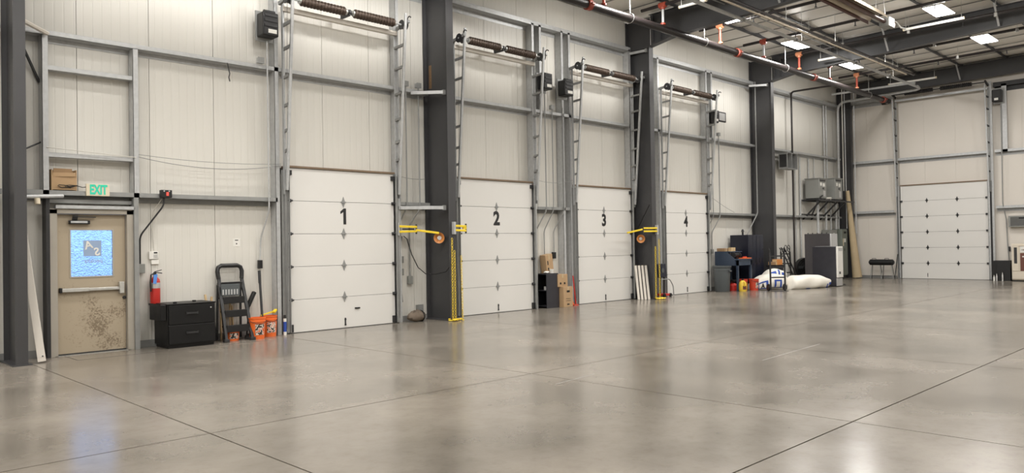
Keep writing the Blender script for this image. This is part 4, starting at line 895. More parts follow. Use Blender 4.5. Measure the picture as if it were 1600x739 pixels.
part('handle', MB().tube(bend([(18.40, -0.22, 0.50), (18.80, -0.24, 0.50), (18.95, -0.26, 0.30), (18.97, -0.26, 0.02)]), 0.015, 6), 'galv_dull', o)
for x in (18.42, 18.72): part('wheel', MB().cyl((x, -0.34, 0.05), (x, -0.29, 0.05), 0.05, n=12), 'black', o)

# ------------------------------------------------------------------ work corner right of door 4
o = root('trash_can', 'grey rubber trash can beside door four', 'trash can', (21.40, -0.42, 0))
part('shell', MB().lathe([(0.02, 0), (0.21, 0.0), (0.225, 0.03), (0.255, 0.66), (0.265, 0.665), (0.265, 0.70), (0.258, 0.705), (0.27, 0.76), (0.285, 0.765), (0.285, 0.80), (0.25, 0.80), (0.2, 0.04), (0.02, 0.04)], (21.40, -0.42, 0), (0, 0, 1), 28), 'grey_bin', o)
part('grip', MB().box(21.34, 21.48, -0.72, -0.68, 0.62, 0.66), 'grey_bin', o, bevel=0.008)
o = root('pegboard_strip', 'narrow white tool strip with red and black hooks beside door four', 'tool board', (21.52, 0.15, 0.8))
part('board', B(21.44, 21.62, 0.12, 0.14, 0.85, 1.75), 'white_plastic', o)
for k in range(9): part('hook', B(21.47 + 0.06 * (k % 2), 21.51 + 0.06 * (k % 2), 0.10, 0.12, 0.92 + 0.085 * k, 0.96 + 0.085 * k), ['black', 'red', 'navy'][k % 3], o, smooth=False)
o = root('workbench', 'blue steel workbench with a tall back panel beside door four', 'workbench', (22.1, -0.45, 0))
part('top', B(21.72, 22.62, -0.80, 0.0, 0.965, 1.0), 'bench_blue', o, bevel=0.004)
part('apron', MB().box(21.74, 22.60, -0.78, -0.76, 0.80, 0.965).box(21.74, 21.76, -0.76, 0.0, 0.80, 0.965), 'bench_blue', o, smooth=False)
part('side_panel', MB().prism([(0.0, 0.80), (0.0, 1.24), (-0.42, 1.22), (-0.70, 1.0), (-0.70, 0.80)], lambda u, v, s: (21.70 + 0.02 * s, u, v)), 'bench_blue', o, smooth=False)
part('back_panel', B(21.72, 22.62, -0.02, 0.0, 1.0, 1.24), 'bench_blue', o, smooth=False)
for x, y in ((21.77, -0.75), (22.57, -0.75), (21.77, -0.05), (22.57, -0.05)): part('leg', B(x - 0.03, x + 0.03, y - 0.03, y + 0.03, 0, 0.965), 'bench_blue', o, smooth=False)
part('lower_shelf', B(21.77, 22.57, -0.6, -0.05, 0.30, 0.33), 'black', o, smooth=False)
part('back_sheet', B(21.77, 22.57, -0.05, -0.03, 0.33, 0.80), 'black', o, smooth=False)
for nm, lb, x0, x1, y0, y1, z0, z1, m_ in [('carton', 'flat brown carton lying on the workbench back', 21.78, 22.32, -0.30, -0.03, 1.245, 1.34, 'cardboard_dark'), ('wood_block', 'pale wooden block on the workbench', 22.0, 22.25, -0.42, -0.31, 1.245, 1.36, 'wood_light')]:
    o = root(nm, lb, 'box' if nm == 'carton' else 'block', ((x0 + x1) / 2, y0, 1.24)); part('body', B(x0, x1, y0, y1, 1.242, z1), m_, o, bevel=0.004); part('band', B(x0 + 0.1, x0 + 0.14, y0 - 0.002, y1 + 0.002, 1.242, z1 + 0.002), 'paper_tan', o, smooth=False)
part('rear_shelf', B(21.72, 22.62, -0.45, 0.0, 1.215, 1.24), 'bench_blue', [q for q in bpy.data.objects if q.name == 'workbench'][0], smooth=False)
o = root('bench_grinder', 'black bench grinder on the workbench', 'grinder', (22.1, -0.55, 1.0))
part('motor', MB().cyl((21.98, -0.52, 1.12), (22.22, -0.52, 1.12), 0.07, n=16), 'black', o); part('stand', B(22.02, 22.18, -0.58, -0.46, 1.0, 1.06), 'black', o)
for x in (21.92, 22.24): part('wheel', MB().cyl((x, -0.52, 1.12), (x + 0.04, -0.52, 1.12), 0.09, n=18), 'dark_steel', o)
o = root('orange_tray', 'orange tray and tool lying on the workbench edge', 'tray', (22.38, -0.68, 1.0)); part('tray', B(22.12, 22.60, -0.79, -0.60, 1.001, 1.03), 'orange', o, bevel=0.008); part('tool', MB().cyl((22.2, -0.7, 1.05), (22.5, -0.66, 1.05), 0.02, n=8), 'red_bucket', o)
LK = [('lockers', 22.84, 23.32, 'tall black steel locker unit right behind the workbench'), ('lockers', 23.335, 23.80, 'tall navy steel locker unit next to the column')]
for nm, x0, x1, lb in LK:
    o = root('storage_locker', lb, 'locker', ((x0 + x1) / 2, -0.2, 0), 'tall dark lockers')
    part('body', B(x0, x1, -0.56, 0.10, 0.03, 1.76), 'navy', o, bevel=0.012); part('base', B(x0 + 0.02, x1 - 0.02, -0.54, 0.08, 0, 0.03), 'black', o, smooth=False)
    for k in range(2):
        w = (x1 - x0) / 2; dd = part('door', B(x0 + w * k + 0.008, x0 + w * (k + 1) - 0.008, -0.575, -0.56, 0.06, 1.73), 'navy', o, bevel=0.004)
        part('handle', B(x0 + w * k + 0.17, x0 + w * k + 0.19, -0.595, -0.575, 0.85, 1.0), 'dark_steel', dd)
o = root('clamp_light', 'small black lamp standing on the black locker', 'lamp', (22.95, -0.3, 1.76)); part('stem', MB().cyl((22.95, -0.3, 1.76), (22.95, -0.3, 1.86), 0.03, n=10), 'black', o); part('head', MB().lathe([(0.01, 0), (0.05, 0.02), (0.03, 0.09), (0.01, 0.1)], (22.95, -0.3, 1.85), (0, 0, 1), 12), 'dark_steel', o)
bucket('bucket', 22.46, -0.92, 0.15, 0.36, 'red_bucket', 'red bucket with white print standing by the white bag', 'red buckets under the workbench', 'bucket_print')
bucket('bucket', 22.22, -0.68, 0.14, 0.36, 'red_bucket', 'red bucket behind the yellow jug under the workbench', 'red buckets under the workbench', 'orange_disc')
o = root('yellow_jug', 'yellow oil jug with a handle standing at the workbench leg', 'jug', (21.82, -0.88, 0))
part('body', MB().lathe([(0.02, 0), (0.11, 0.0), (0.12, 0.03), (0.12, 0.20), (0.10, 0.28), (0.05, 0.33), (0.03, 0.34)], (21.83, -0.88, 0), (0, 0, 1), 16), 'yellow_jug', o); part('cap', MB().cyl((21.83, -0.88, 0.34), (21.83, -0.88, 0.385), 0.03, n=10), 'black', o)
part('handle', MB().tube([(21.77, -0.95, 0.32), (21.72, -1.0, 0.28), (21.75, -0.98, 0.16)], 0.018, 6), 'yellow_jug', o); part('label', MB().grid(lambda u, v: (21.83 + 0.122 * math.cos(-2.6 + 1.0 * u), -0.88 + 0.122 * math.sin(-2.6 + 1.0 * u), 0.06 + 0.11 * v), 6, 1), 'vend_brown', o, fix=False)
o = root('gas_can', 'red fuel can under the workbench beside the trash can', 'fuel can', (21.86, -0.55, 0)); part('body', MB().lathe([(0.02, 0), (0.13, 0), (0.14, 0.03), (0.14, 0.18), (0.09, 0.24), (0.03, 0.25)], (21.90, -0.5, 0), (0, 0, 1), 18), 'red', o); part('spout', MB().cyl((21.90, -0.5, 0.24), (21.95, -0.56, 0.34), 0.022, 0.015, n=8), 'black', o); part('handle', MB().tube([(21.82, -0.5, 0.23), (21.84, -0.5, 0.30), (21.93, -0.5, 0.30), (21.95, -0.5, 0.23)], 0.012, 6), 'red', o)

# hand trucks
def hand_truck(label, loc, rz, lean, h=1.32, w=0.46, material='dark_steel', group='hand trucks by the column'):
    o = root('hand_truck', label, 'hand truck', (0, 0, 0), group)
    def P(x, z): return (x, z * lean, z)
    for sx in (-1, 1):
        part('upright', MB().bar(P(sx * w / 2, 0.03), P(sx * w / 2, h - 0.12), 0.042, 0.042, side=(1, 0, 0)), material, o)
        part('grip', MB().tube([P(sx * w / 2, h - 0.14), (sx * w / 2, (h - 0.1) * lean + 0.01, h - 0.04), (sx * w / 2, (h) * lean + 0.07, h + 0.01)], 0.018, 8), 'black', o)
        part('wheel', MB().lathe([(0.02, -0.035), (0.09, -0.035), (0.11, -0.015), (0.11, 0.015), (0.09, 0.035), (0.02, 0.035)], (sx * (w / 2 + 0.03), 0.10, 0.11), (1, 0, 0), 18), 'black', o)
        part('wheel_bracket', MB().bar(P(sx * w / 2, 0.25), (sx * w / 2, 0.10, 0.11), 0.02, 0.04), material, o)
    for z in (0.42, 0.74, 1.08): part('crossbar', MB().bar(P(-w / 2, z), P(w / 2, z), 0.03, 0.04), material, o)
    part('axle', MB().cyl((-w / 2 - 0.05, 0.10, 0.11), (w / 2 + 0.05, 0.10, 0.11), 0.012, n=8), material, o)
    part('nose_plate', B(-w / 2 - 0.02, w / 2 + 0.02, -0.20, 0.02, 0.0, 0.012), material, o, smooth=False)
    o.location = loc; o.rotation_euler = (0, 0, rz); return o
hand_truck('grey hand truck standing in front of the white bags', (22.47, -1.72, 0), math.radians(-40), 0.03, 1.30, 0.46, 'dark_steel')
hand_truck('black looped hand truck behind the white bags, next to the drum fan', (26.0, -0.30, 0), math.radians(-30), 0.06, 1.28, 0.36, 'black')
for x in (25.90, 26.13):
    run('hose_loop', 'black loop of cable hung on the hand truck handle, %s' % ('nearer one' if x < 26 else 'farther one'), 'cable loop', [(x + 0.10 * math.cos(t), -0.32, 1.27 + 0.12 * math.sin(t)) for t in [q * math.pi / 8 for q in range(17)]], 0.012, 'black', 'cable loops on the hand truck', 5)
o = root('step_rack', 'small black leaning stair rail between the column and the wall', 'rail', (25.0, -0.6, 0))
for dx in (0.0, 0.22): part('rail', MB().bar((24.75 + dx, -0.72, 1.32), (25.65 + dx, -0.72, 0.30), 0.03, 0.03), 'black', o)
for t in (0.15, 0.4, 0.65, 0.9): part('rung', MB().bar((24.75 + 0.9 * t, -0.72, 1.32 - 1.02 * t), (24.97 + 0.9 * t, -0.72, 1.32 - 1.02 * t), 0.025, 0.025), 'black', o)
for dx in (0.0, 0.22): part('leg', MB().bar((25.65 + dx, -0.72, 0.30), (25.65 + dx, -0.72, 0.0), 0.03, 0.03), 'black', o)
o = root('wood_crate', 'dark crate with wood blocks behind the hand truck', 'crate', (24.1, -0.75, 0))
part('body', B(23.86, 24.36, -0.98, -0.66, 0.0, 0.70), 'black_rough', o, bevel=0.006); part('rail', B(23.84, 24.38, -1.0, -0.64, 0.70, 0.75), 'black', o, smooth=False)
q = root('wood_block', 'orange-brown wooden block on the dark crate', 'block', (24.15, -0.85, 0.75)); part('block', B(23.98, 24.36, -0.95, -0.78, 0.751, 0.94), 'orange_disc', q, bevel=0.005); part('end_grain', B(23.975, 23.98, -0.94, -0.79, 0.76, 0.93), 'wood_light', q, smooth=False)
q = root('wood_block', 'dark weathered wooden block at the locker end of the crate', 'block', (23.9, -0.85, 0.75)); part('block', B(23.86, 23.96, -0.96, -0.70, 0.751, 0.86), 'cardboard_dark', q, bevel=0.005); part('end_grain', B(23.87, 23.95, -0.965, -0.96, 0.76, 0.85), 'wood_light', q, smooth=False)

# big white bags
def bag(label, c_, L, W_, H_, ang, seed, pl_=3.2, pr_=3.2):
    o = root('bulk_bag', label, 'bag', c_, 'white woven bulk bags'); rnd = random.Random(seed); ph = [rnd.uniform(0, 6.28) for _ in range(4)]
    ca, sa = math.cos(ang), math.sin(ang)
    def fn(u, v):
        t = u * 2 - 1; e_ = max(0.0, 1 - abs(t) ** (pr_ if t > 0 else pl_)) ** 0.62; w = (W_ * ((0.20 if t > 0 else 0.45) + (0.80 if t > 0 else 0.55) * e_)) ; h = H_ * (0.07 + 0.93 * e_)
        a = 2 * math.pi * v; pw = lambda q: math.copysign(abs(q) ** 0.75, q)
        k = 1 + 0.035 * math.sin(9 * t + ph[0] + 2 * a) + 0.03 * math.sin(4 * a + ph[1] + 5 * t)
        lx = L / 2 * t; ly = w / 2 * pw(math.cos(a)) * k; lz = h / 2 + h / 2 * pw(math.sin(a)) * k
        lz = max(0.004, lz + (0.19 * (max(0, t) ** 5)) - 0.03)
        return (c_[0] + lx * ca - ly * sa, c_[1] + lx * sa + ly * ca, c_[2] + lz)
    part('sack', MB().grid(fn, 28, 22), 'bag_white', o)
    return o, fn
def patch(o, fn, u0, u1, v0, v1, material, name='print', lift=0.006):
    def g(u, v):
        p = Vector(fn(u0 + (u1 - u0) * u, v0 + (v1 - v0) * v)); c_ = Vector(fn(u0 + (u1 - u0) * u, v0)).lerp(Vector(fn(u0 + (u1 - u0) * u, 0.5 + v0)), 0.5)
        d_ = p - c_; return tuple(p + d_.normalized() * lift)
    part(name, MB().grid(g, 8, 6), material, o, fix=False)
# near-side bags (faces towards the camera are v about 0.5 .. 0.75 side, -Y)
o, fn = bag('large white bulk bag lying beside the navy cabinet', (24.26, -1.88, 0.0), 1.85, 0.60, 0.47, -0.32, 2, 8, 2.4)
for uu, ww in ((0.30, 0.10), (0.60, 0.03), (0.80, 0.10)): patch(o, fn, uu, uu + ww, 0.62, 0.70, 'blue_print')
patch(o, fn, 0.80, 0.83, 0.52, 0.68, 'blue_print'); patch(o, fn, 0.86, 0.95, 0.50, 0.57, 'blue_print')
o, fn = bag('white bulk bag with blue square and letter A lying behind the hand truck', (23.04, -1.08, 0.0), 1.30, 0.66, 0.52, -0.62, 4, 1.9, 5)
patch(o, fn, 0.12, 0.40, 0.46, 0.60, 'blue_print'); patch(o, fn, 0.175, 0.345, 0.487, 0.573, 'bag_white', 'white_field', 0.010)
def bag_letter(o, fn, body, u0, u1, v0, v1, lift):
    t_ = text('letter', body, 1.0, 'number_black', None, (0, 0, 0), (1, 0, 0), (0, 1, 0), 0.0, 0.05)
    me = t_.data; xs = [v.co.x for v in me.vertices]; ys = [v.co.y for v in me.vertices]; a0, a1, b0, b1 = min(xs), max(xs), min(ys), max(ys); off = chain_loc(o)
    for v in me.vertices:
        uu = u0 + (u1 - u0) * (v.co.x - a0) / (a1 - a0); vv = v1 + (v0 - v1) * (v.co.y - b0) / (b1 - b0)
        p = Vector(fn(uu, vv)); c_ = p.lerp(Vector(fn(uu, vv + 0.5)), 0.5); v.co = p + (p - c_).normalized() * lift - off
    t_.parent = o
bag_letter(o, fn, 'A', 0.22, 0.31, 0.49, 0.57, 0.018)
patch(o, fn, 0.55, 0.75, 0.46, 0.60, 'blue_print'); patch(o, fn, 0.60, 0.70, 0.487, 0.573, 'bag_white', 'white_field', 0.010)
o, fn = bag('crumpled white bag with blue print heaped on top of the other bags', (23.55, -1.05, 0.30), 0.85, 0.5, 0.38, -0.55, 9, 2.2, 2.2)
patch(o, fn, 0.2, 0.42, 0.40, 0.50, 'blue_print'); patch(o, fn, 0.5, 0.58, 0.36, 0.52, 'blue_print'); patch(o, fn, 0.66, 0.86, 0.44, 0.5, 'blue_print')

# drum fan
o = root('drum_fan', 'large round black drum fan behind the white bags', 'fan', (27.7, -0.2, 0)); cf = Vector((27.7, -0.2, 0.52)); ax = Vector((-0.6, -0.8, 0)).normalized(); _, s_, t_ = orient(ax)
part('drum', MB().lathe([(0.36, -0.12), (0.39, -0.12), (0.39, 0.12), (0.36, 0.12), (0.35, 0.0)], cf, ax, 32), 'black', o)
for rr in (0.10, 0.18, 0.26, 0.34): part('guard_ring', MB().tube([cf + ax * 0.13 + s_ * rr * math.cos(q) + t_ * rr * math.sin(q) for q in [k * math.pi / 12 for k in range(24)]], 0.006, 5, closed=True), 'dark_steel', o)
for k in range(4): a = k * math.pi / 4; part('guard_spoke', MB().cyl(cf + ax * 0.13 + (s_ * math.cos(a) + t_ * math.sin(a)) * 0.37, cf + ax * 0.13 - (s_ * math.cos(a) + t_ * math.sin(a)) * 0.37, 0.006, n=5), 'dark_steel', o)
for k in range(3): a = k * 2.094; d_ = s_ * math.cos(a) + t_ * math.sin(a); part('blade', MB().bar(cf + d_ * 0.05, cf + d_ * 0.33, 0.18, 0.012, side=tuple(d_.cross(ax) + ax * 0.4)), 'grey_bin', o)
part('motor', MB().cyl(cf - ax * 0.12, cf + ax * 0.06, 0.10, n=16), 'black', o)
part('stand', MB().bar(cf + s_ * 0.4 - Vector((0, 0, 0.46)), cf + s_ * 0.4, 0.04, 0.04).bar(cf - s_ * 0.4 - Vector((0, 0, 0.46)), cf - s_ * 0.4, 0.04, 0.04).bar(cf + s_ * 0.4 - Vector((0, 0, 0.46)), cf - s_ * 0.4 - Vector((0, 0, 0.46)), 0.05, 0.04), 'black', o)

# two upright cabinets
o = root('refrigerator', 'tall purple-grey cabinet with silver front behind the navy one', 'cabinet', (27.4, -0.9, 0))
part('body', B(27.10, 27.66, -1.38, -0.46, 0.03, 1.78), 'purple_grey', o, bevel=0.012); part('plinth', B(27.13, 27.63, -1.34, -0.5, 0, 0.03), 'black', o, smooth=False)
dd = part('door', B(27.10, 27.66, -1.425, -1.38, 0.08, 1.77), 'silver', o, bevel=0.012); part('handle', B(27.56, 27.59, -1.46, -1.425, 0.8, 1.3), 'dark_steel', dd)
for k in range(5): part('top_screw', MB().cyl((27.16, -1.25 + 0.17 * k, 1.78), (27.16, -1.25 + 0.17 * k, 1.815), 0.02, n=8), 'dark_steel', o)
o = root('vending_cabinet', 'shorter navy cabinet with a white front behind the white bag', 'cabinet', (25.75, -1.95, 0))
part('body', B(25.40, 25.82, -2.30, -1.50, 0.02, 1.33), 'slate', o, bevel=0.012); part('plinth', B(25.43, 25.79, -2.27, -1.53, 0, 0.02), 'black', o, smooth=False)
dd = part('front', B(25.40, 25.82, -2.36, -2.30, 0.30, 1.33), 'white_plastic', o, bevel=0.012); part('control_strip', B(25.46, 25.77, -2.365, -2.36, 1.18, 1.28), 'silver', dd, smooth=False); part('badge', B(25.5, 25.6, -2.365, -2.36, 0.42, 0.5), 'black', dd, smooth=False)
part('kick_panel', B(25.40, 25.82, -2.33, -2.30, 0.03, 0.28), 'silver', o, smooth=False); part('top_sheen', B(25.46, 25.79, -2.2, -1.58, 1.33, 1.338), 'silver', o, smooth=False)  # pale sheet on top paints in a reflection
run('extension_lead', 'black cord lying on the floor beside the navy cabinet', 'cord', [(26.2, -2.05, 0.012), (26.6, -2.1, 0.012), (26.9, -1.95, 0.012), (26.7, -1.7, 0.012)], 0.012, 'black', None, 6)
# electrical switchgear
o = root('electrical_cabinet', 'tall grey-green electrical panel cabinet in the far corner', 'electrical cabinet', (31.15, 0.0, 0))
part('body', B(30.88, 31.44, -0.24, 0.16, 0.12, 1.98), 'grey_green', o, bevel=0.01); part('plinth', B(30.92, 31.40, -0.2, 0.14, 0, 0.12), 'dark_steel', o, smooth=False)
dd = part('door', B(30.90, 31.42, -0.262, -0.24, 0.16, 1.95), 'grey_green', o, bevel=0.006)
for nm, a in (('rating_plate', (31.08, 31.30, 1.80, 1.88, 'black')), ('sticker', (31.10, 31.24, 1.45, 1.60, 'white_plastic')), ('latch', (31.10, 31.14, 1.10, 1.20, 'black')), ('side_label', (30.98, 31.04, 1.3, 1.6, 'cream'))): part(nm, B(a[0], a[1], -0.268, -0.262, a[2], a[3]), a[4], dd, smooth=False)
o = root('electrical_cabinet', 'narrow pale electrical cabinet between the two corner cabinets', 'electrical cabinet', (30.3, 0.05, 0))
part('body', B(30.0, 30.70, -0.14, 0.16, 0.10, 1.95), 'grey_box', o, bevel=0.01); dd = part('door', B(30.03, 30.67, -0.16, -0.14, 0.13, 1.92), 'grey_box', o, bevel=0.005); part('latch', B(30.07, 30.11, -0.175, -0.16, 1.0, 1.12), 'black', dd); part('label', B(30.3, 30.45, -0.163, -0.16, 1.7, 1.82), 'white_plastic', dd, smooth=False)
part('plinth', B(30.05, 30.65, -0.1, 0.14, 0, 0.10), 'dark_steel', o, smooth=False)
for k, (x, z0, z1) in enumerate([(28.75, 1.82, 3.05), (30.1, 1.95, 3.05), (30.55, 1.95, 3.10), (31.05, 1.98, 3.0), (31.3, 1.98, 2.78)]):
    run('electrical_riser', ['thick conduit rising behind the tall purple-grey cabinet to the transformer shelf', 'thick conduit rising from the narrow pale cabinet to the transformer shelf', 'thinner conduit rising from the narrow pale cabinet to the transformer shelf', 'thick conduit rising from the grey-green cabinet to the transformer shelf', 'short thin conduit rising from the grey-green cabinet beside the paper roll'][k], 'conduit', [(x, 0.02 if k else -0.25, z1), (x, 0.02 if k else -0.25, z0)], 0.05 if k in (0, 1, 3) else 0.03, 'galv', 'conduit risers in the far corner')
o = root('transformer_shelf', 'steel bracket shelf high in the far corner under the transformers', 'shelf', (29.6, -0.3, 3.05))
part('beam', MB().box(28.1, 31.35, -0.60, -0.54, 3.02, 3.07), 'dark_steel', o, smooth=False); part('beam', MB().box(28.1, 31.35, 0.0, 0.06, 3.02, 3.07), 'dark_steel', o, smooth=False)
for x in (28.35, 29.05, 29.85, 30.55):
    part('cross_bar', B(x - 0.03, x + 0.03, -0.60, 0.18, 3.06, 3.10), 'dark_steel', o, smooth=False); part('brace', MB().bar((x, -0.55, 3.03), (x, 0.15, 2.35), 0.05, 0.05), 'dark_steel', o, smooth=False)
part('lower_rail', B(28.2, 31.1, 0.12, 0.17, 2.52, 2.56), 'dark_steel', o, smooth=False)
for x0, x1, z1, lb in ((28.38, 29.02, 3.86, 'grey dry transformer box on the corner shelf, nearer one'), (29.82, 30.50, 3.93, 'grey dry transformer box on the corner shelf, by the far wall')):
    o = root('transformer', lb, 'transformer', ((x0 + x1) / 2, -0.24, 3.10), 'transformers on the corner shelf')
    part('case', B(x0, x1, -0.48, 0.06, 3.13, z1), 'grey_box', o, bevel=0.01); part('cover', B(x0 - 0.02, x1 + 0.02, -0.50, 0.08, z1, z1 + 0.03), 'grey_box', o, bevel=0.005)
    part('base', B(x0 + 0.02, x1 - 0.02, -0.46, 0.04, 3.10, 3.13), 'black', o, smooth=False)
    for a, b_, c_, d_, m_ in ((0.06, 0.56, 0.78, 0.86, 'dark_steel'), (0.10, 0.24, 0.58, 0.72, 'white_plastic'), (0.32, 0.5, 0.55, 0.7, 'white_plastic'), (0.30, 0.44, 0.42, 0.50, 'black'), (0.36, 0.54, 0.08, 0.36, 'silver')):
        zz = (z1 - 3.13) / 0.9; part('decal', B(x0 + a, x0 + b_ if x0 + b_ < x1 else x1 - 0.03, -0.483, -0.48, 3.13 + c_ * zz, 3.13 + d_ * zz), m_, o, smooth=False)
run('flex_conduit', 'black flexible conduit looping off the transformer shelf', 'conduit', bend([(28.6, -0.50, 3.22), (28.3, -0.55, 3.15), (28.12, -0.55, 3.0), (28.12, -0.3, 2.5)], 0.2), 0.03, 'black')
o = root('wire_tray', 'pale coil of wire on the shelf between the transformers', 'wire', (29.4, -0.3, 3.1)); part('coil', MB().tube([(29.42 + 0.22 * math.cos(t), -0.36 + 0.10 * math.sin(t), 3.13 + 0.004 * t) for t in [q * 0.5 for q in range(26)]], 0.02, 6), 'cable_white', o); part('tie', B(29.62, 29.66, -0.38, -0.34, 3.10, 3.2), 'cable_white', o)
o = root('wall_duct_box', 'grey open-ended box frame fixed on the middle girt past the column', 'duct box', (26.5, -0.1, 4.13))
part('shell', MB().box(26.15, 26.17, -0.34, 0.0, 4.14, 4.68).box(26.92, 26.94, -0.34, 0.0, 4.14, 4.68).box(26.15, 26.94, -0.34, 0.0, 4.12, 4.14).box(26.15, 26.94, -0.34, 0.0, 4.68, 4.70).box(26.50, 26.52, -0.34, 0.0, 4.14, 4.68), 'galv_dull', o, smooth=False)
part('screen', B(26.17, 26.92, -0.04, -0.02, 4.14, 4.68), 'black', o, smooth=False); part('side_screen', B(26.152, 26.148, -0.30, -0.04, 4.18, 4.64), 'dark_steel', o, smooth=False)
# pipes on the wall of the last bay
run('drain_pipe', 'black pipe dropping from the sprinkler main down the wall past the lockers', 'pipe', bend([(27.15, -1.80, 7.02), (27.15, -0.05, 7.02), (27.15, -0.05, 0.05)], 0.12), 0.035, 'pipe_black')
run('wall_conduit', 'tall pale conduit down the corner wall from the ceiling run, thickest one', 'conduit', bend([(30.3, -3.35, 7.12), (30.85, -3.30, 7.10), (31.15, -0.10, 7.08), (31.15, -0.08, 3.1)], 0.35, 6), 0.05, 'galv', 'tall conduits in the far corner')
for k, (x, y, z0, z1, r) in enumerate([(30.30, 0.12, 3.95, 7.1, 0.035), (30.52, 0.12, 3.95, 7.0, 0.03), (30.95, -0.35, 3.5, 7.6, 0.02), (31.50, -0.22, 2.0, 7.7, 0.022), (31.74, -0.50, 1.8, 7.7, 0.022), (28.9, 0.15, 3.85, 4.7, 0.03), (28.15, 0.15, 0.1, 4.7, 0.03), (29.4, 0.15, 3.1, 4.75, 0.02), (27.75, 0.15, 0.1, 4.7, 0.02)]):
    run('wall_conduit', ['vertical conduit above the farther transformer, nearer of a close pair', 'vertical conduit above the farther transformer, farther of a close pair', 'thin white pipe hanging from the roof before the far corner wall', 'thin pale pipe on the wall beside the far corner column', 'thin pale pipe running down the face of the far corner column', 'short conduit rising from the nearer transformer to the middle girt', 'conduit running full height beside the nearer transformer', 'short thin conduit rising between the two transformers', 'thin conduit on the wall behind the drum fan'][k], 'conduit', [(x, y, z1), (x, y, z0)], r, 'galv' if k not in (2,) else 'cable_white', 'tall conduits in the far corner')
o = root('cardboard_tube', 'long tan paper roll leaning in the far corner', 'paper roll', (31.55, -0.6, 0))
vs = MB(); p0, p1 = Vector((31.42, -0.62, 0.03)), Vector((31.36, -0.33, 3.50)); dd_, s_, t_ = orient(p1 - p0); n = 18; rings = []
for i in range(13):
    t = i / 12; rr = 0.17 - 0.10 * t; c_ = p0.lerp(p1, t); rings.append((c_, rr))
prof = [(0.02, 0.0), (0.185, 0.0)] + [(0.185 - 0.115 * (k / 10) ** 0.8, 3.5 * k / 10) for k in range(1, 11)] + [(0.02, 3.5)]
part('roll', MB().lathe(prof, p0, p1 - p0, 20), 'paper_tan', o); part('edge_wrap', MB().tube([p0 + (p1 - p0) * (k / 10) + s_ * (0.187 - 0.115 * (k / 10) ** 0.8) for k in range(11)], 0.008, 5), 'cardboard', o); part('end_core', MB().cyl(p1, p1 + dd_ * 0.02, 0.05, n=14), 'cardboard_dark', o)
run('dark_rod', 'thin dark rod leaning at the corner side of the far overhead door', 'rod', [(31.75, -1.93, 0.0), (31.82, -2.03, 0.95)], 0.016, 'dark_steel', None, 6)
# barrel grill on legs
o = root('party_grill', 'long black lidded grill on thin legs against the far wall', 'grill', (31.45, -1.55, 0))
part('body', MB().tube([(31.45, -1.08, 0.64), (31.45, -1.13, 0.64), (31.45, -1.97, 0.64), (31.45, -2.02, 0.64)], [0.06, 0.115, 0.115, 0.06], 16), 'black', o); part('seam', B(31.33, 31.57, -1.99, -1.11, 0.63, 0.645), 'dark_steel', o, smooth=False)
for y in (-1.30, -1.78): part('lid_handle', MB().tube([(31.38, y + 0.08, 0.73), (31.36, y + 0.07, 0.79), (31.36, y - 0.07, 0.79), (31.38, y - 0.08, 0.73)], 0.012, 6), 'dark_steel', o)
for y, d_ in ((-1.20, 0.06), (-1.50, -0.05), (-1.62, 0.05), (-1.92, -0.08)):
    part('leg', MB().tube([(31.42, y, 0.56), (31.38, y + d_, 0.0)], 0.012, 6), 'galv_dull', o); part('leg', MB().tube([(31.50, y, 0.56), (31.54, y + d_, 0.0)], 0.012, 6), 'dark_steel', o)
part('lower_rack', B(31.38, 31.54, -1.9, -1.2, 0.10, 0.115), 'dark_steel', o, smooth=False)
# end-wall items
o = root('air_conditioner', 'grey louvred wall unit high above the vending machine', 'air conditioner', (XE - 0.1, -6.1, 1.88))
part('case', B(XE - 0.22, XE, -6.55, -5.78, 1.90, 2.30), 'grey_box', o, bevel=0.01)
for k in range(7): part('louvre', B(XE - 0.228, XE - 0.22, -6.50, -5.84, 1.95 + 0.045 * k, 1.975 + 0.045 * k), 'dark_steel', o, smooth=False)
part('panel', B(XE - 0.23, XE - 0.22, -6.4, -6.1, 2.18, 2.24), 'black', o, smooth=False)
conduit_box('conduit', 'thin conduit with a black box running down the far wall by the bin', [(XE - 0.22, -5.64, 6.9), (XE - 0.22, -5.62, 2.75), (XE - 0.06, -5.68, 2.2), (XE - 0.06, -5.71, 1.20), (XE - 0.06, -5.74, 0.7)], 0.018, (XE - 0.03, -5.705, 1.20), 0.07, 0.16, 'galv_dull', 'black', 0.08)
o = root('black_crate', 'black fabric-sided bin beside the far overhead door', 'bin', (31.6, -5.62, 0))
part('shell', MB().box(31.40, 31.42, -5.90, -5.34, 0, 0.70).box(31.82, 31.84, -5.90, -5.34, 0, 0.70).box(31.42, 31.82, -5.90, -5.88, 0, 0.70).box(31.42, 31.82, -5.36, -5.34, 0, 0.70).box(31.42, 31.82, -5.88, -5.36, 0.0, 0.02), 'black', o, smooth=False); part('rim', MB().tube([(31.41, -5.35, 0.70), (31.83, -5.35, 0.70), (31.83, -5.89, 0.70), (31.41, -5.89, 0.70)], 0.015, 6, closed=True), 'black_rough', o)
for k, y in enumerate((-5.42, -5.50, -5.68)):
    q = root('small_bottle', 'small pale bottle on the floor in front of the black bin, %s' % ['at the track', 'middle one', 'by the vending machine'][k], 'bottle', (31.32, y, 0), 'bottles by the black bin')
    part('body', MB().lathe([(0.01, 0), (0.03, 0), (0.03, 0.12 + 0.04 * k), (0.012, 0.16 + 0.05 * k), (0.012, 0.20 + 0.05 * k)], (31.32, y, 0), (0, 0, 1), 12), 'silver' if k else 'white_plastic', q); part('cap', MB().cyl((31.32, y, 0.20 + 0.05 * k), (31.32, y, 0.23 + 0.05 * k), 0.015, n=8), 'dark_steel', q)
o = root('vending_machine', 'cream vending machine with a brown front panel at the photo edge', 'vending machine', (31.6, -6.4, 0))
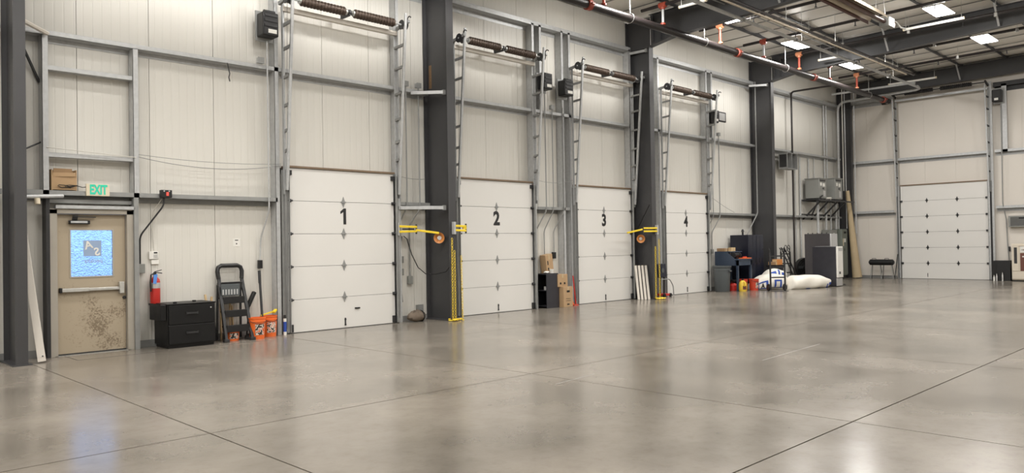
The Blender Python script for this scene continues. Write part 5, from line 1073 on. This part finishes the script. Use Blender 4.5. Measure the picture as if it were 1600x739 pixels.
part('body', B(31.26, 31.92, -6.95, -5.98, 0.04, 1.31), 'vend_cream', o, bevel=0.015); part('plinth', B(31.30, 31.90, -6.90, -6.02, 0, 0.04), 'black', o, smooth=False)
part('frame', MB().box(31.235, 31.26, -6.20, -5.99, 0.36, 1.27).box(31.235, 31.26, -6.95, -6.20, 1.22, 1.27).box(31.225, 31.26, -6.95, -5.99, 0.08, 0.34), 'vend_cream', o, bevel=0.006)
part('coin_slot', B(31.228, 31.235, -6.15, -6.06, 0.62, 1.18), 'dark_steel', o, smooth=False); part('brown_panel', B(31.245, 31.26, -6.92, -6.24, 0.36, 0.98), 'vend_brown', o, smooth=False)
part('sign_panel', B(31.245, 31.26, -6.92, -6.24, 1.0, 1.21), 'white_plastic', o, smooth=False); part('emblem', MB().lathe([(0.01, 0), (0.09, 0.0), (0.09, 0.004), (0.01, 0.004)], (31.245, -6.44, 1.10), (-1, 0, 0), 16), 'red_bucket', o); part('emblem', MB().bar((31.243, -6.28, 1.10), (31.243, -6.44, 1.10), 0.05, 0.004), 'black', o); part('price_tag', B(31.24, 31.245, -6.5, -6.3, 0.84, 0.88), 'white_plastic', o, smooth=False)

# ------------------------------------------------------------------ ceiling services
MY, MZ = -1.90, 6.93
o = root('sprinkler_main', 'large dark sprinkler main pipe running under the beams along the wall', 'pipe', (20, MY, MZ))
part('pipe', MB().tube([(-3, MY, MZ), (31.35, MY, MZ)], 0.095, 14), 'pipe_black', o); part('end_elbow', MB().tube(bend([(31.30, MY, MZ), (31.62, MY, MZ), (31.62, MY + 0.25, MZ)], 0.15), 0.11, 12), 'pipe_black', o)
for x in (13.35, 19.95, 24.9, 31.0): part('coupling', MB().lathe([(0.10, -0.07), (0.125, -0.06), (0.125, 0.06), (0.10, 0.07)], (x, MY, MZ), (1, 0, 0), 14).box(x - 0.05, x + 0.05, MY - 0.17, MY - 0.12, MZ - 0.02, MZ + 0.02).box(x - 0.05, x + 0.05, MY + 0.12, MY + 0.17, MZ - 0.02, MZ + 0.02), 'red_primer', o)
for x in (14.9, 18.2, 22.9, 29.6, 11.5):
    h_ = part('hanger', MB().tube([(x, MY + 0.115 * math.cos(t), MZ + 0.115 * math.sin(t)) for t in [q * math.pi / 8 for q in range(16)]], 0.008, 5, closed=True), 'zinc', o); part('rod', MB().cyl((x, MY, MZ + 0.11), (x, MY, deck_z(MY) + 0.1), 0.010, n=6), 'zinc', h_)
BX = [13.9, 16.27, 19.02, 21.50, 23.86, 26.15, 28.50]
ORD = ['first', 'second', 'third', 'fourth', 'fifth', 'sixth', 'seventh']
for k, x in enumerate(BX):
    lamp_lit = k in (2, 4, 6)  # these red fittings get orange, lamplight put into their colour
    o = root('sprinkler_branch', '%s dark sprinkler branch pipe crossing the ceiling, counted from the camera end' % ORD[k], 'pipe', (x, MY, 7.5), 'sprinkler branch pipes')
    part('pipe', MB().tube([(x, -1.25, 7.53), (x, -9, 7.60), (x, -15.4, 7.62)], 0.042, 10), 'pipe_black', o)
    part('riser', MB().cyl((x, MY, MZ + 0.08), (x, MY, 7.5), 0.035, n=10), 'galv' if k % 2 else 'red_primer', o)
    part('riser_foot', MB().lathe([(0.05, -0.03), (0.07, -0.02), (0.07, 0.02), (0.04, 0.04)], (x, MY, MZ + 0.12), (0, 0, 1), 12), 'red_primer' if not lamp_lit else 'orange_and_lit_red', o)
    part('tee', MB().lathe([(0.05, -0.10), (0.075, -0.09), (0.075, 0.09), (0.05, 0.10)], (x, MY, 7.53), (0, 1, 0), 12).cyl((x, MY, 7.42), (x, MY, 7.48), 0.06, n=12), 'red_primer' if not lamp_lit else 'orange_and_lit_red', o)
    for y in (-3.3, -5.2, -7.4, -9.4): part('hanger_rod', MB().cyl((x, y, 7.56), (x, y, deck_z(y) + 0.1), 0.007, n=6).cyl((x - 0.02, y, 7.50), (x - 0.02, y, 7.60), 0.048, n=8), 'zinc', o)
    for y in (-2.9, -4.6, -6.6, -8.6): part('sprinkler_head', MB().cyl((x, y, 7.42), (x, y, 7.52), 0.016, n=8).cyl((x, y, 7.41), (x, y, 7.42), 0.035, n=10), 'dark_steel', o)
o = root('conduit_run', 'pale galvanised conduit running along the ceiling under the beams', 'conduit', (22, -3.36, 7.10)); part('tube', MB().tube([(10, -3.36, 7.10), (30.25, -3.36, 7.10)], 0.045, 8), 'galv', o)
for x in (17.6, 20.5, 24.6, 27.5): part('strap', B(x - 0.03, x + 0.03, -3.42, -3.30, 7.04, 7.15), 'galv_dull', o, smooth=False); part('rod', MB().cyl((x + 0.4, -3.36, 7.12), (x + 0.4, -3.36, deck_z(-3.4) + 0.1), 0.008, n=6), 'zinc', o)
o = root('gas_pipe', 'dark gas pipe running along the ceiling beside the conduit', 'pipe', (22, -3.92, 7.15)); part('pipe', MB().tube([(10, -3.92, 7.14), (28.2, -3.92, 7.14)], 0.035, 8), 'pipe_black', o)
part('support_channel', MB().box(10, 27.6, -3.90, -3.86, 7.06, 7.09), 'tan_hood', o, smooth=False)
for x in (15.8, 18.8, 21.8, 25.6): part('hanger_rod', MB().cyl((x, -3.92, 7.16), (x, -3.92, deck_z(-3.9) + 0.1), 0.008, n=6), 'zinc', o)
run('thin_conduit', 'thin grey conduit strung along the ceiling near the wall row of lights', 'conduit', [(12, -2.95, 7.55), (17.45, -2.95, 7.55)], 0.015, 'galv_dull', 'thin ceiling conduits', 6)
run('thin_conduit', 'thin grey conduit strung along the ceiling between the two beams', 'conduit', [(17.7, -2.95, 7.55), (24.4, -2.95, 7.55)], 0.015, 'galv_dull', 'thin ceiling conduits', 6)
run('cross_conduit', 'grey conduit crossing the ceiling before the far door', 'conduit', bend([(30.2, -3.3, 7.22), (30.05, -3.36, 7.22), (29.9, -0.4, 7.22)], 0.1), 0.04, 'galv')
# radiant tube heater
o = root('tube_heater', 'long radiant tube heater with a tan reflector hung under the roof', 'heater', (17, -5.740, 7.1))
part('reflector', MB().prism([(-0.22, 0.0), (-0.15, 0.13), (0.15, 0.13), (0.22, 0.0), (0.21, 0.0), (0.14, 0.12), (-0.14, 0.12), (-0.21, 0.0)], lambda u, v, s: (8 + 12.1 * s, -5.720 + u, 7.06 + v)), 'tan_hood', o, smooth=False)
part('burner_tube', MB().tube([(8, -5.720, 7.09), (20.5, -5.720, 7.09)], 0.055, 12), 'hood_brown', o); part('side_skirt', B(8, 20.0, -5.505, -5.495, 6.97, 7.07), 'hood_brown', o, smooth=False)
part('burner_box', B(20.45, 20.85, -5.840, -5.600, 6.96, 7.20), 'grey_box', o, bevel=0.01); part('inducer', MB().cyl((20.85, -5.720, 7.08), (20.98, -5.720, 7.08), 0.09, n=14), 'orange_and_lit_red', o)
part('flex_gas_hose', MB().tube([(20.95, -5.720, 7.12), (21.05, -5.740, 7.22), (21.2, -5.780, 7.18), (21.28, -5.840, 7.05), (21.4, -5.920, 7.02)], 0.02, 6), 'zinc', o)
for x in (9.5, 12.5, 15.5, 18.5, 20.2): part('hanger_chain', MB().cyl((x, -5.840, 7.18), (x, -5.780, deck_z(-5.820) + 0.1), 0.008, n=5).cyl((x, -5.600, 7.18), (x, -5.660, deck_z(-5.620) + 0.1), 0.008, n=5), 'zinc', o)
# white tube fixtures
for k, (x, ya, yb, z, lb) in enumerate([(16.16, -2.47, -3.20, 7.32, 'short white strip tube hung under the nearest beam'), (23.0, -5.35, -6.85, 7.42, 'white strip tube hung beside the large high bay light'), (30.1, -2.45, -4.05, 7.3, 'white strip tube hung before the far wall beam'), (24.15, -2.42, -3.05, 7.28, 'short white strip tube hung at the beam by the lockers')]):
    o = root('strip_tube', lb, 'strip tube', (x, ya, z), 'white strip tubes under the roof'); part('tube', MB().cyl((x, ya, z), (x, yb, z), 0.035, n=10), 'white_plastic', o)
    for y in (ya, yb): part('end_cap', MB().cyl((x, y - 0.02, z), (x, y + 0.02, z), 0.04, n=10), 'cream', o); part('hanger_rod', MB().cyl((x, y + (0.05 if y == yb else -0.05), z + 0.03), (x, y + (0.05 if y == yb else -0.05), deck_z(y) + 0.1), 0.006, n=5), 'zinc', o)

# ------------------------------------------------------------------ high bay lights
def high_bay(x, y, label):
    z = 7.52
    r_ = root('high_bay_light', label, 'light', (x, y, z), 'rectangular high bay lights')
    part('housing', MB().prism([(-0.24, 0.0), (0.24, 0.0), (0.16, 0.07), (-0.16, 0.07)], lambda u, v, s: (x - 0.56 + 1.12 * s, y + u, z + v)), 'white_plastic', r_, smooth=False)
    part('diffuser', B(x - 0.545, x + 0.545, y - 0.225, y + 0.225, z - 0.014, z - 0.001), 'lamp_face', r_, smooth=False)
    for dx in (-0.5, 0.5): part('hanger', MB().cyl((x + dx, y, z + 0.07), (x + dx, y, deck_z(y) + 0.1), 0.006, n=6), 'zinc', r_)
    ld = bpy.data.lights.new('high_bay_lamp', 'AREA'); ld.shape = 'RECTANGLE'; ld.size = 1.06; ld.size_y = 0.44; ld.energy = LAMP_WATTS; ld.color = LAMP_COLOR
    lo = bpy.data.objects.new('lamp', ld); C.objects.link(lo); lo.parent = r_; lo.location = (0, 0, -0.02)
    lu = bpy.data.lights.new('ceiling_fill_lamp', 'POINT'); lu.shadow_soft_size = 0.15; lu.energy = CEILING_FILL; lu.color = LAMP_COLOR  # added point lamp to brighten the roof deck; the fixture has no lens
    lo = bpy.data.objects.new('ceiling_fill_lamp', lu); C.objects.link(lo); lo.parent = r_; lo.location = (0, 0, -0.08)
    return r_
LX = [26.84, 22.62, 18.4, 14.75, 9.2, 5.6, 1.2, -3.0, -7.0]; LY = [-2.4, -6.5, -10.6]
for j, y in enumerate(LY):
    for i, x in enumerate(LX):
        xx = x - (0.47 if j == 1 and i < 2 else 0.0)
        seen = {(0, 2): 'lit high bay light nearest the long wall and the camera, over the first red riser', (0, 1): 'lit high bay light above the sprinkler main, middle one of the wall row',
                (0, 0): 'lit high bay light in the row by the long wall closest to the far corner', (1, 1): 'large lit high bay light at the top of the view beside the tube heater',
                (1, 0): 'lit high bay light over the far door, under the roof beam'}.get((j, i))
        high_bay(xx, y, seen or 'lit high bay light outside the photographed part of the ceiling')
